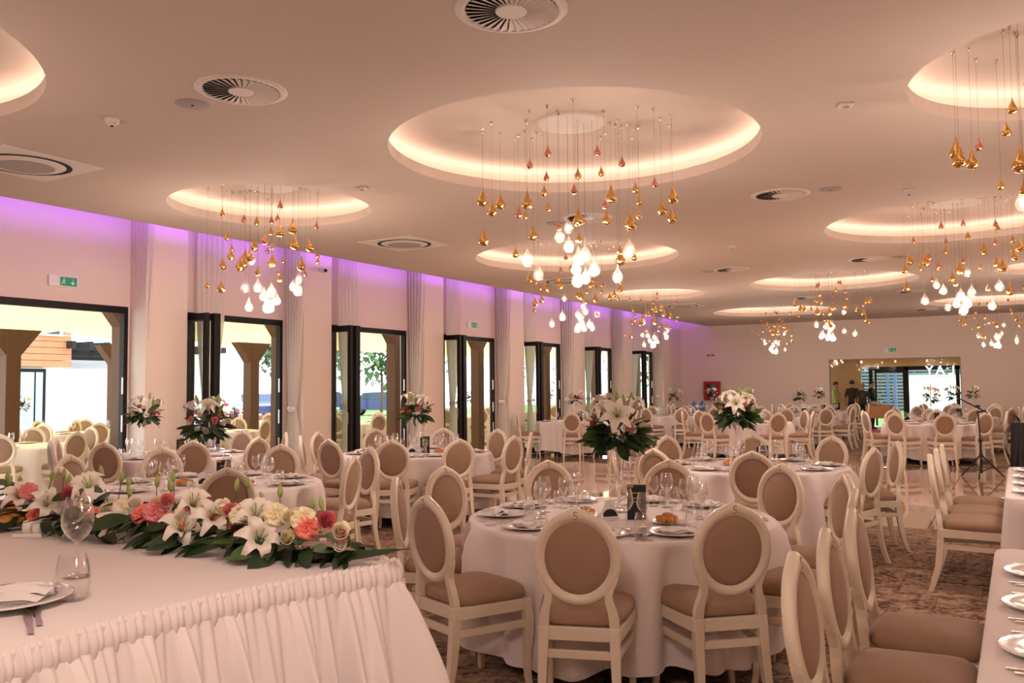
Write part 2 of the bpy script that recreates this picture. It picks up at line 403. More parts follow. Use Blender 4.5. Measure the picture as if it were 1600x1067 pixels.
for (x, y), l in zip([(-2.34, 4.0), (-4.59, 4.11), (-2.17, 9.51), (-4.5, 9.51), (-4.36, 15.2), (-2.09, 15.25), (-4.25, 21.16), (-1.98, 21.11), (-2.12, 26.42)], VP):
    vent(x, y, .29, 'round white swirl air diffuser ' + l)
spk = MB().lathe([(.0, -.012), (.10, -.012), (.115, -.006), (.12, 0)], 28).mesh('grille', greyp, smooth=True)
for (x, y), l in zip([(-5.11, 4.12), (-1.65, 9.52), (-5.0, 9.6), (-4.8, 15.2), (-1.6, 15.25)], ['at upper left beside the swirl diffuser', 'right of the centre diffuser at right', 'near the centre chandelier drops', 'far left beyond the marble floor', 'far right beyond the marble floor']):
    t = thing('ceiling_speaker', 'flat round ceiling speaker ' + l, 'speaker', (x, y, ZC), 0, 'ceiling speakers'); ob('grille', spk, t)
    MB().lathe([(0, -.018), (.008, -.018), (.01, -.011)], 10).build('center_cap', darkv, t)
for (x, y, rz), l in zip([(-7.75, 4.42, 0), (-7.52, 9.75, 0), (-7.6, 15.0, 0), (-7.4, 21.3, 0)], ['at far left above the first doorway', 'left of the centre beyond the small recess', 'near the violet strip in mid hall', 'at the far left end of the hall']):
    t = thing('air_conditioner', 'square ceiling air conditioner with round grille ' + l, 'air conditioner', (x, y, ZC), rz, 'round-grille air conditioners')
    MB().box(-.47, -.47, -.012, .47, .47, 0).build('panel', vent_w, t, bevel=.004)
    MB().lathe([(.335, -.0125), (.335, -.014), (.385, -.014), (.385, -.0125)], 48).build('air_slot', darkv, t)
    MB().lathe([(0, -.030), (.25, -.030), (.31, -.024), (.335, -.013)], 48).build('cover', vent_w, t, smooth=True)
    g = MB()
    MB().lathe([(0, -.032), (.24, -.032), (.245, -.030)], 40).build('grille', greyp, t)
for (x, y), l in zip([(-5.93, 4.04), (-.94, 10.05), (-3.6, 12.6)], ['at upper left near the speaker', 'at right near the swirl diffuser', 'over the marble floor']):
    t = thing('smoke_detector', 'small white smoke detector ' + l, 'smoke detector', (x, y, ZC), 0, 'smoke detectors')
    MB().lathe([(0, -.05), (.03, -.048), (.035, -.03), (.05, -.028), (.052, -.012), (.055, 0)], 20).build('housing', vent_w, t, smooth=True)
    MB().lathe([(.0, -.056), (.012, -.055), (.014, -.048)], 8).build('sensor', darkv, t)
for (x, y), l in zip([(-1.03, 6.68), (-5.79, 6.79)], ['right of the large centre recess', 'between the two left recesses']):
    t = thing('motion_sensor', 'small flat ceiling sensor ' + l, 'sensor', (x, y, ZC), .4, 'flat ceiling sensors')
    MB().box(-.05, -.05, -.022, .05, .05, 0).build('housing', vent_w, t, bevel=.006)
    MB().lathe([(0, -.034), (.02, -.030), (.026, -.022)], 12).build('lens', greyp, t, smooth=True)
t = thing('security_camera', 'small white security camera under the violet light strip', 'camera', (XW+.34, 10.6, 3.52), 0)
MB().box(0, -.03, -.03, .05, .03, .03).build('mount', vent_w, t); MB().tube([(.05, 0, 0), (.20, -.08, -.03)], .035, 12).build('body', vent_w, t); MB().tube([(.199, -.08, -.03), (.215, -.09, -.033)], .028, 12).build('lens', darkv, t)

# ------------------------------------------------------------------ chandeliers
drop_prof = [(0, 0), (.012, .0), (.020, -.06), (.055, -.22), (.115, -.40), (.205, -.57), (.272, -.70), (.278, -.80), (.225, -.91), (.12, -.98), (0, -1)]
DG = MB().lathe(drop_prof, 18).mesh('gold_drop', gold, smooth=True)
DC = MB().lathe(drop_prof, 18).mesh('copper_drop', copper, smooth=True)
DB = MB().lathe([(.015, 0), (.03, -.12), (.085, -.26), (.21, -.46), (.285, -.64), (.295, -.76), (.24, -.90), (.13, -.985), (0, -1)], 18).mesh('glass_drop', bulbg, smooth=True)
DL = MB().lathe([(0, -.46), (.06, -.50), (.125, -.58), (.155, -.68), (.145, -.78), (.09, -.86), (0, -.89)], 12).mesh('lamp', lampm, smooth=True)
WI = MB().lathe([(.0009, 0), (.0009, 1)], 5).mesh('wire', wirem)
CAP = MB().lathe([(0, -.030), (.004, -.03), (.016, -.004), (.016, 0)], 10).mesh('ceiling_cap', steel, smooth=True)
C1 = """c608,360,50 c683,308,56 c889,305,52 c992,350,52 c677,412,46 c792,465,52 c1128,437,50 c562,562,60 c920,530,44 c728,620,44
g410,500,82 g450,545,76 g485,515,76 g597,510,88 g667,472,54 g684,537,46 g808,400,54 g905,392,48 g946,485,84 g1048,460,54 g1064,512,50 g1062,570,46 g927,585,66 g1027,595,92 g1157,542,72 g1203,487,84 g1198,575,76 g811,580,90 g415,667,78 g622,648,70 g588,575,40 g548,730,48 g812,668,50 g985,750,76 g982,718,46 g1043,745,44
b768,618,70 b733,655,72 b770,695,74 b597,750,84 b643,812,74 b812,742,84 b840,730,80 b875,792,80 b806,835,84 b840,828,70 b800,790,70 b973,820,76 b1022,708,84""".split()
rc = random.Random(3)
drops = []
for s in C1:
    kind = s[0]; u, v, h = [float(q) for q in s[1:].split(',')]
    u = 600+u/2.667; v = 120+v/2.667; hp = h/2.667
    ray = FW + RT*((u-800)/FPX) - UP*((v-533.5)/FPX)
    c = Vector((COVES[0][0], COVES[0][1], 3)); d0 = depth(c); lat = (u-893)/FPX*d0
    rmax = .45 if kind == 'b' else .85
    dd = rc.uniform(-1, 1)*math.sqrt(max(.04, rmax**2-min(lat, .84)**2))*.8
    D = d0+dd
    p = CPOS+ray*D; H = hp*D/FPX
    drops.append((kind, p.x-c.x, p.y-c.y, p.z+H/2, H))
t0 = thing('chandelier', 'large chandelier of gold and glass drops in the big centre recess', 'chandelier', (COVES[0][0], COVES[0][1], ZC+.257), 0, 'drop chandeliers')
MB().lathe([(0, -.028), (.27, -.028), (.30, -.02), (.31, 0)], 40).build('canopy', vent_w, t0, smooth=True)
ld = bpy.data.lights.new('bulb_light', 'POINT'); ld.energy = LAMP_POWER/13; ld.color = WARM; ld.shadow_soft_size = .035
for kind, x, y, z, H in drops:
    z -= ZC+.257
    nm, me = {'g': ('gold_drop', DG), 'c': ('copper_drop', DC), 'b': ('glass_drop', DB)}[kind]
    ro = rc.uniform(0, 6)
    o = ob(nm, me, t0, (x, y, z), (0, 0, ro), (H, H, H))
    if kind == 'b': ob('lamp', DL, o); ob('bulb_light', ld, o, (0, 0, -1.4))
    ob('wire', WI, o, (0, 0, 0), (0, 0, 0), (1/H, 1/H, -z/H))
    ob('ceiling_cap', CAP, o, (0, 0, -z/H), (0, 0, 0), (1/H, 1/H, 1/H))
CH = ['', 'gold and glass drop chandelier in the small left recess before the second doorway', 'gold and glass drop chandelier directly behind the big centre one', 'small far chandelier lowest along the left wall by the last doorway',
      'drop chandelier beyond the marble floor, left of the far right one', 'farthest left chandelier before the entrance wall, low at picture centre right', 'large chandelier at right edge above the long tables',
      'nearest chandelier at the top right corner, mostly cut off', 'farthest right chandelier above the glass entrance', 'chandelier in the small far right recess at picture edge', 'chandelier in the recess at the top left corner']
for k, (x, y, r) in enumerate(COVES[1:10], 1):
    dup(t0, (x, y, ZC+.257), [0, 2.4, .7, 1.9, 3.6, 4.4, 5.3, 2.85, 2.9, .4][k], CH[k])

for (x, y, r), l in zip(COVES[10:], ['drop chandelier in the recess at the top left corner', 'drop chandelier above the photographer', 'drop chandelier right of the photographer', 'drop chandelier outside the picture at mid right']):
    dup(t0, (x, y, ZC+.257), 1.0, l)

# ------------------------------------------------------------------ chairs
def by(z): return -.21-(z-.47)*.12
def chair_parts():
    P = []
    fr = MB(); A, B, CZ = .171, .187, .775
    prof = [(-.024, -.007), (-.019, -.013), (-.012, -.013), (-.008, -.022), (.016, -.019), (.025, -.010), (.025, .010), (.016, .019), (-.008, .022), (-.012, .013), (-.019, .013), (-.024, .007)]
    def fn(u, v):
        th = 2*PI*u; n, t = prof[int(round(v*12)) % 12]
        dth = (th-PI/2+PI) % (2*PI)-PI
        if n > 0: n += .016*math.exp(-(dth/.17)**2)
        cx, cz = math.cos(th), math.sin(th)
        x = (A+n)*cx; z = CZ+(B+n)*cz
        return (x, by(z)+t, z)
    fr.grid(fn, 44, 13, wrap=True)
    P.append(('back_frame', fr.mesh('back_frame', ivory, smooth=True), 1))
    pd = MB(); ring = []
    for sgn, bul in ((1, .028), (-1, .016)):
        V = []; F = []
        for j in range(6):
            q = 1-j/5
            for k in range(32):
                a = 2*PI*k/32; x = .150*q*math.cos(a); z = CZ+.166*q*math.sin(a)
                V.append((x, by(z)+sgn*(.006+bul*(1-q*q)**.7), z))
        for j in range(5):
            for k in range(32): F.append((j*32+k, j*32+(k+1) % 32, j*32+32+(k+1) % 32, j*32+32+k))
        if sgn < 0: F = [f[::-1] for f in F]
        pd.add(V, F)
    # close the rim between front and rear face
    n0 = 0; n1 = 6*32
    pd.f += [(k, n1+k, n1+(k+1) % 32, (k+1) % 32) for k in range(32)]; pd.mi += [0]*32
    P.append(('back_pad', pd.mesh('back_pad', velvet, smooth=True), 1))
    for s in (-1, 1):
        z = [(.455, .158, .022), (.50, .157, .022), (.54, .150, .020), (.575, .138, .018), (.605, .134, .017), (.64, .142, .018), (.67, .158, .017), (.70, .172, .010)]
        P.append(('back_post', MB().sweep([(s*x, by(q), q, a, .018) for q, x, a in z]).mesh('back_post', ivory, smooth=False, bevel=.003), 1))
    P.append(('seat_rail', None, 0))
    ot = [(-.185, -.225), (.185, -.225), (.232, .205), (-.232, .205)]; it = [(-.160, -.200), (.160, -.200), (.207, .182), (-.207, .182)]
    rl = MB(); V = []
    for z in (.405, .465):
        V += [(x, y, z) for x, y in ot] + [(x, y, z) for x, y in it]
    F = []
    for i in range(4):
        j = (i+1) % 4
        F += [(i, j, 8+j, 8+i), (4+j, 4+i, 12+i, 12+j), (i, 4+i, 4+j, j), (8+j, 12+j, 12+i, 8+i)]
    rl.add(V, F); P[-1] = ('seat_rail', rl.mesh('seat_rail', ivory, bevel=.003), 0)
    st = MB(); V = []; F = []; n = 40
    rings = [(.97, .463), (1.02, .478), (1.03, .497), (1.0, .518), (.90, .535), (.70, .546), (.4, .551), (.12, .553)]
    for q, z in rings:
        for k in range(n):
            a = 2*PI*k/n; c, s = math.cos(a), math.sin(a)
            e = 2/5.0; X = math.copysign(abs(c)**e, c); Y = math.copysign(abs(s)**e, s)
            yy = Y*.205; wd = .210+.026*Y
            V.append((X*wd*q, (yy+.0)*q+.005, z))
    for j in range(len(rings)-1):
        for k in range(n): F.append((j*n+k, j*n+(k+1) % n, j*n+n+(k+1) % n, j*n+n+k))
    F.append(tuple((len(rings)-1)*n+k for k in range(n))); F.append(tuple(n-1-k for k in range(n)))
    P.append(('seat_cushion', st.add(V, F).mesh('seat_cushion', velvet, smooth=True), 0))
    for s in (-1, 1):
        z = [(0, .175, -.290, .016, .017), (.08, .171, -.262, .017, .019), (.18, .167, -.236, .019, .021), (.30, .163, -.220, .021, .023), (.40, .160, -.211, .023, .024), (.465, .158, -.209, .023, .022)]
        P.append(('leg', MB().sweep([(s*x, y, q, a, b) for q, x, y, a, b in z]).mesh('rear_leg', ivory, bevel=.003), 0))
        z = [(0, .214, .214, .014, .014), (.06, .205, .206, .015, .015), (.16, .203, .200, .017, .017), (.27, .213, .203, .021, .021), (.36, .217, .200, .024, .024), (.465, .210, .186, .024, .024)]
        P.append(('leg', MB().sweep([(s*x, y, q, a, b) for q, x, y, a, b in z]).mesh('front_leg', ivory, bevel=.003), 0))
        P.append(('stretcher', MB().beam((s*.163, -.215, .335), (s*.209, .20, .335), .022, .038).mesh('side_stretcher', ivory, bevel=.003), 0))
    P.append(('stretcher', MB().beam((-.15, -.216, .345), (.15, -.216, .345), .020, .038).mesh('rear_stretcher', ivory, bevel=.003), 0))
    em = MB()
    for sg in (1, -1):
        pts = []
        for k in range(17):
            q = k/16; a = (q*1.5*PI+PI*.1) if q <= .5 else None
        for k in range(9): a = PI*.15+k/8*PI*1.35; pts.append((.0085*math.cos(a), .0085+.0085*math.sin(a)))
        for k in range(1, 9): a = PI*.5-k/8*PI*1.35; pts.append((.0085*math.cos(a), -.0085+.0085*math.sin(a)))
        z0 = CZ+B+.006
        em.tube([(-x*sg, by(z0+z)+sg*.0205, z0+z) for x, z in pts], .0022, 5)
    P.append(('emblem', em.mesh('emblem', emboss), 2))
    return P
CP = chair_parts()
def chair(x, y, face, label, group, near=True, z=0):
    """face: direction the sitter looks (radians, world)"""
    t = thing('dining_chair', label, 'chair', (x, y, z), face-PI/2, group)
    for nm, me, lv in CP:
        if lv == 2 and not near: continue
        ob(nm, me, t)
    return t
def chair_from_top(tx, ty, cx, cy, label, group, near=True, twist=0):
    f = math.atan2(cy-ty, cx-tx)+twist
    return chair(tx+.272*math.cos(f), ty+.272*math.sin(f), f, label, group, near)

# ------------------------------------------------------------------ tableware meshes
WG = MB().lathe([(.0, .001), (.034, .001), (.036, .003), (.012, .008), (.0045, .016), (.004, .085), (.007, .095), (.026, .110), (.040, .135), (.0425, .155), (.038, .185), (.031, .218)], 18).mesh('wine_glass', glass, smooth=True)
WS = MB().lathe([(.0, .001), (.031, .001), (.033, .003), (.011, .008), (.0042, .016), (.0038, .080), (.006, .088), (.022, .102), (.033, .124), (.0345, .142), (.030, .170), (.0255, .195)], 16).mesh('wine_glass', glass, smooth=True)
TU = MB().lathe([(0, .004), (.026, .003), (.032, .012), (.038, .035), (.038, .05), (.034, .075), (.028, .10)], 18).mesh('tumbler', glass, smooth=True)
PL = MB().lathe([(0, .004), (.085, .004), (.10, .009), (.152, .017), (.155, .019), (.150, .021), (.10, .013), (.085, .008), (0, .008)], 32).mesh('charger_plate', charger, smooth=True)
SP = MB().lathe([(0, .003), (.055, .003), (.065, .007), (.095, .013), (.096, .015), (.065, .010), (.055, .006), (0, .006)], 24).mesh('bread_plate', china, smooth=True)
def napkin_mesh():
    m_ = MB()
    def fn(u, v):
        x = (u-.5)*.20; y = (v-.5)*.085
        return (x, y+.012*math.sin(u*4), .022+.012*math.sin(v*PI)+.004*math.sin(u*9+v*5)-.006*abs(u-.5))
    m_.grid(fn, 12, 7)
    m_.grid(lambda u, v: (lambda p: (p[0], p[1], p[2]-.009*math.sin(v*PI)-.004))(fn(1-u, v)), 12, 7)
    m_.grid(lambda u, v: (lambda p: (p[0]*.82+.02, p[1]*.7+.012, p[2]+.010))(fn(u, v)), 10, 6)
    return m_.mesh('napkin', cloth2, smooth=True)
NP = napkin_mesh()
def cut_mesh(kind):
    m_ = MB(); z = .003
    m_.sweep([]) if 0 else None
    def ribbon(pts):
        V = []; F = []
        for x, y, w_ in pts: V += [(x-w_, y, z), (x+w_, y, z), (x+w_, y, z+.003), (x-w_, y, z+.003)]
        for i in range(len(pts)-1):
            for j in range(4): F.append((i*4+j, i*4+(j+1) % 4, i*4+4+(j+1) % 4, i*4+4+j))
        F += [(3, 2, 1, 0), (len(pts)*4-4, len(pts)*4-3, len(pts)*4-2, len(pts)*4-1)]
        m_.add(V, F)
    if kind == 'knife': ribbon([(0, -.11, .006), (0, -.02, .005), (0, -.01, .008), (0, .08, .009), (.004, .11, .002)])
    elif kind == 'fork':
        ribbon([(0, -.10, .007), (0, -.03, .003), (0, .03, .003), (0, .045, .011), (0, .06, .012)])
        for x in (-.0095, -.003, .0035, .0095): ribbon([(x, .058, .002), (x, .10, .0014)])
    else: ribbon([(0, -.10, .007), (0, -.02, .003), (0, .04, .003), (0, .055, .012), (0, .075, .016), (0, .095, .012), (0, .105, .004)])
    return m_.mesh(kind, steel, bevel=0)
KN, FK, SN = cut_mesh('knife'), cut_mesh('fork'), cut_mesh('spoon')
CARD = MB().box(-.055, -.004, 0, .055, .004, .20).mesh('card', menum)
CARDG = MB().box(-.028, -.0052, .150, .028, -.0042, .156).mesh('gold_line', goldf)
CARDF = MB().box(-.055, -.0052, .185, -.02, -.0042, .198).mesh('gold_corner', goldf)
ROLL_ = MB().lathe([(0, -.02), (.018, -.016), (.026, 0), (.022, .014), (0, .02)], 12, sx=1.35).mesh('bread_roll', bread, smooth=True)
SHK = MB().lathe([(0, 0), (.017, 0), (.019, .01), (.019, .035), (.015, .046), (0, .05)], 14).mesh('shaker', china, smooth=True)
NH = MB().add([(-.06, -.012, 0), (.06, -.012, 0), (.015, -.010, .105), (-.015, -.010, .105), (-.06, .012, 0), (.06, .012, 0), (.015, .010, .105), (-.015, .010, .105)], [(0, 1, 2, 3), (5, 4, 7, 6), (1, 5, 6, 2), (4, 0, 3, 7), (3, 2, 6, 7), (1, 0, 4, 5)]).mesh('napkins', cloth2)
NHB = MB().add([(x, y, z) for y in (-.0145, -.0125) for x, z in ((-.05, .012), (.05, .012), (.038, .038), (.02, .052), (0, .056), (-.02, .052), (-.038, .038))], [(6, 5, 4, 3, 2, 1, 0), tuple(range(7, 14))] + [(i, (i+1) % 7, 7+(i+1) % 7, 7+i) for i in range(7)]).mesh('band', menum)

# ------------------------------------------------------------------ flowers
def leaf_mesh2(L, W, mt, droop=.25):
    m_ = MB(); V = []; n = 6
    for i in range(n+1):
        q = i/n; wd = W*math.sin(PI*min(1, q*.92+.05))**.8 if q < 1 else 0
        z = -droop*L*q*q; y = L*q
        V += [(-wd/2, y, z+.10*wd), (0, y, z-.04*wd), (wd/2, y, z+.10*wd)]
    F = []
    for i in range(n):
        a = i*3; F += [(a, a+1, a+4, a+3), (a+1, a+2, a+5, a+4)]
    return m_.add(V, F).mesh('leaf', mt, smooth=True)
LEAF = [leaf_mesh2(.11, .055, leafA), leaf_mesh2(.12, .06, leafB, .1), leaf_mesh2(.10, .035, leafA, .4), leaf_mesh2(.13, .03, leafA, .1)]
def lily_mesh(s=1.0):
    m_ = MB(); V = [(0, 0, 0)]; F = []
    for p in range(6):
        a = 2*PI*p/6; big = 1 if p % 2 == 0 else .84; base = len(V); n = 7
        ca, sa = math.cos(a), math.sin(a)
        for i in range(1, n+1):
            q = i/n; r = (.028*q+.062*q**1.8)*s; z = (.085*math.sin(q*PI*.52)-.06*max(0, q-.66)**1.2*3)*s
            wd = .026*big*s*math.sin(PI*(q*.90+.06))**.75
            for k, (t, dz) in enumerate(((-1, .010), (0, -.002), (1, .010))):
                wv = .004*math.sin(q*14+p)*s
                V.append((r*ca-t*wd*sa, r*sa+t*wd*ca, z+dz*s*math.sin(q*PI)+(wv if t else 0)))
        F += [(0, base, base+1), (0, base+1, base+2)]
        for i in range(n-1):
            b = base+i*3; F += [(b, b+3, b+4, b+1), (b+1, b+4, b+5, b+2)]
    m_.add(V, F); m_.cur = 1
    for p in range(5):
        a = 2*PI*p/5+.3; q = Vector((math.cos(a), math.sin(a), 0))
        m_.tube([(0, 0, .005), q*.010*s+Vector((0, 0, .05*s)), q*.022*s+Vector((0, 0, .085*s))], [.0018*s, .0015*s, .003*s], 5)
    return m_.mesh('lily', [petalW, leafC], smooth=True)
LILY = lily_mesh()
def rose_mesh(mt, turns=3.2):
    def fn(u, v):
        a = u*turns*2*PI; r0 = .004+.026*u; h = .045-.012*u
        r = r0*(.55+.55*v)+.004*math.sin(a*2.3)*v*u
        return (r*math.cos(a), r*math.sin(a), -.01+h*v-(.006*u if v > .9 else 0))
    m_ = MB().grid(fn, 70, 6)
    return m_.mesh('rose', mt, smooth=True)
def carn_mesh(mt):
    m_ = MB(); V = []; F = []; nu, nv = 22, 9
    rr = random.Random(5)
    for j in range(nv):
        ph = PI*(.02+.62*j/(nv-1))
        for k in range(nu):
            r = .034*(1+.20*rr.uniform(-1, 1)); a = 2*PI*k/nu
            V.append((r*math.sin(ph)*math.cos(a), r*math.sin(ph)*math.sin(a), r*math.cos(ph)*.8))
    for j in range(nv-1):
        for k in range(nu): F.append((j*nu+k, j*nu+nu+k, j*nu+nu+(k+1) % nu, j*nu+(k+1) % nu))
    F.append(tuple(range(nu)))
    return m_.add(V, F).mesh('carnation', mt)
ROSE = {'w': rose_mesh(petalW), 'c': rose_mesh(petalC), 'p': rose_mesh(petalP), 'd': rose_mesh(petalD), 's': rose_mesh(petalS)}
CARN = {'s': carn_mesh(petalS), 'p': carn_mesh(petalP), 'w': carn_mesh(petalC)}
BUD = MB().lathe([(0, 0), (.004, .001), (.009, .015), (.008, .03), (.003, .042), (0, .045)], 8).mesh('bud', leafC, smooth=True)
LBUD = MB().lathe([(0, 0), (.006, .002), (.014, .04), (.013, .07), (.006, .10), (0, .108)], 10).mesh('lily_bud', leafC, smooth=True)
STEM = MB().lathe([(.003, 0), (.0022, 1)], 5).mesh('stem', leafB)
VASE = MB().lathe([(0, .003), (.075, .003), (.078, .006), (.03, .012), (.010, .03), (.008, .12), (.009, .22), (.022, .275), (.055, .315), (.095, .355), (.099, .365)], 20).mesh('glass_vase', glass, smooth=True)
def align(d, roll=0):
    q = Vector(d).to_track_quat('Z', 'Y'); e = (q.to_matrix() @ Matrix.Rotation(roll, 3, 'Z')).to_euler()
    return tuple(e)
def leaf_rot(d, roll=0):
    q = Vector(d).to_track_quat('Y', 'Z'); return tuple((q.to_matrix() @ Matrix.Rotation(roll, 3, 'Y')).to_euler())
def bouquet(x, y, z, label, seed, level=2, tall=1.0):
    """flower arrangement on a tall stemmed glass; level 2 near, 1 middle, 0 far"""
    r = random.Random(seed)
    t = thing('flower_centerpiece', label, 'flowers', (x, y, z), r.uniform(0, 6), 'stemmed centerpieces')
    ob('glass_vase', VASE, t, scale=(1, 1, 1.233))
    nl = (34, 70, 120)[level]
    if level == 0:
        m_ = MB()
        for k in range(nl):
            a = r.uniform(0, 2*PI); e = r.uniform(-.5, .9); d = Vector((math.cos(a)*math.cos(e), math.sin(a)*math.cos(e), math.sin(e)))
            src = LEAF[k % 4]; R = Vector(d).to_track_quat('Y', 'Z').to_matrix(); o_ = Vector((0, 0, .475))+d*.06
            m_.add([o_+R @ (v.co*1.25) for v in src.vertices], [tuple(p.vertices) for p in src.polygons])
        o = m_.build('foliage', leafA, t, smooth=True); o['kind'] = 'stuff'
    else:
        for k in range(nl):
            a = r.uniform(0, 2*PI); e = r.uniform(-.65, .75) if k > nl*.4 else r.uniform(-.55, .1)
            d = Vector((math.cos(a)*math.cos(e), math.sin(a)*math.cos(e), math.sin(e)))
            s = r.uniform(.9, 1.45)
            ob('leaf', LEAF[k % 4], t, Vector((0, 0, .47))+d*r.uniform(.05, .11), leaf_rot(d, r.uniform(-1, 1)), (s, s, s))
    def at(a, e, R): return Vector((R*math.cos(a)*math.cos(e), R*math.sin(a)*math.cos(e), .485+R*math.sin(e)*tall))
    nr = (5, 9, 11)[level]
    for k in range(nr):
        a = 2*PI*k/nr+r.uniform(-.3, .3); e = r.uniform(.05, .7); p = at(a, e, .155); s = r.uniform(.85, 1.15)
        ob('rose', ROSE['pwcsdpw'[k % 7]], t, p, align(p-Vector((0, 0, .445))), (s, s, s))
    nlil = (2, 3, 4)[level]
    for k in range(nlil):
        a = 2*PI*k/nlil+r.uniform(-.4, .4); e = .75+.25*(k % 2); p = at(a, e, .17); s = r.uniform(.95, 1.15)
        ob('lily', LILY, t, p, align(p-Vector((0, 0, .415)), r.uniform(0, 1)), (s, s, s))
    if level == 2:
        fd = math.atan2(-y, -x)-t.rotation_euler.z; p = Vector((.13*math.cos(fd), .13*math.sin(fd), .585))
        ob('lily', LILY, t, p, align(Vector((math.cos(fd), math.sin(fd), .35)), .3), (1.25, 1.25, 1.1))
    for k in range((2, 4, 5)[level]):
        a = r.uniform(0, 6.28); p = Vector((.05*math.cos(a), .05*math.sin(a), .505)); q = Vector((.10*math.cos(a)+r.uniform(-.03, .03), .10*math.sin(a), r.uniform(.60, .71)*tall))
        d = q-p; o = ob('stem', STEM, t, p, align(d), (1, 1, d.length)); 
        ob('lily_bud', LBUD, t, q-d.normalized()*.03, align(d+Vector((r.uniform(-.05, .05), 0, 0))), (1.1, 1.1, .9))
    return t

# ------------------------------------------------------------------ round tables
def spot(u, v, z):
    """point of the room at height z that the photograph shows at (u, v); used to read off positions"""
    d = FW + RT*((u-800)/FPX) - UP*((v-533.5)/FPX); t = (z-CAMZ)/d.z
    return CPOS+d*t
TZ = .765
def cloth_mesh(R, seed, zb=.11):
    r = random.Random(seed); n = 168; V = []; F = []
    ph = [r.uniform(0, 6.28) for _ in range(4)]
    rings = [(.0, TZ, 0), (.5, TZ, 0), (.9, TZ, 0), (.985, TZ, 0), (1.0, TZ-.006, .02), (1.006, TZ-.025, .15), (1.004, TZ-.07, .6), (1.0, TZ-.16, .95), (.998, TZ-.32, 1), (.998, TZ-.46, 1.1), (1.0, zb+.06, 1.15), (1.0, zb, 1.15)]
    for q, z, a in rings:
        for k in range(n):
            th = 2*PI*k/n
            fold = -.018+.046*math.sin(11*th+ph[0]+1.4*math.sin(3*th+ph[1]))+.034*(abs(math.sin(7*th+ph[2]+1.2*math.sin(2*th)))*2-1)+.022*math.sin(23*th+ph[3]+2.2*math.sin(3*th))
            rr = R*q+a*(fold+.012); zz = z+(.03*math.sin(4*th+ph[3]) if z <= zb+.001 else 0)
            V.append((rr*math.cos(th), rr*math.sin(th), zz))
    for j in range(1, len(rings)-1):
        for k in range(n): F.append((j*n+k, j*n+(k+1) % n, j*n+n+(k+1) % n, j*n+n+k))
    V.append((0, 0, TZ)); c = len(V)-1
    F += [(c, n+(k+1) % n, n+k) for k in range(n)]
    F = [f if len(f) == 3 else f[::-1] for f in F]
    m_ = MB(); m_.v = V; m_.f = [tuple(f) for f in F]; m_.mi = [0]*len(F)
    me = m_.mesh('tablecloth', cloth, smooth=True)
    bm = bmesh.new(); bm.from_mesh(me); bmesh.ops.delete(bm, geom=[v for v in bm.verts if not v.link_faces], context='VERTS'); bmesh.ops.recalc_face_normals(bm, faces=bm.faces[:]); bm.to_mesh(me); bm.free()
    me.polygons.foreach_set('use_smooth', [True]*len(me.polygons))
    return me
CLOTHS = [cloth_mesh(.90, s) for s in (1, 2, 3, 4)]
TTOP = MB().lathe([(0, TZ-.045), (.84, TZ-.045), (.855, TZ-.035), (.855, TZ-.012), (.84, TZ-.006), (0, TZ-.006)], 40).mesh('table_top', wood)
TLEG = MB().sweep([(.62, 0, 0, .02, .02), (.58, 0, .4, .02, .02), (.55, 0, TZ-.045, .025, .025)]).mesh('leg', blackp, bevel=.003)
def place_thing(name, me, label, cat, group, x, y, z, rz, s=1):
    o = ob(name, me, None, (x, y, z), (0, 0, rz), (s, s, s)); return tag(o, label, cat, group)
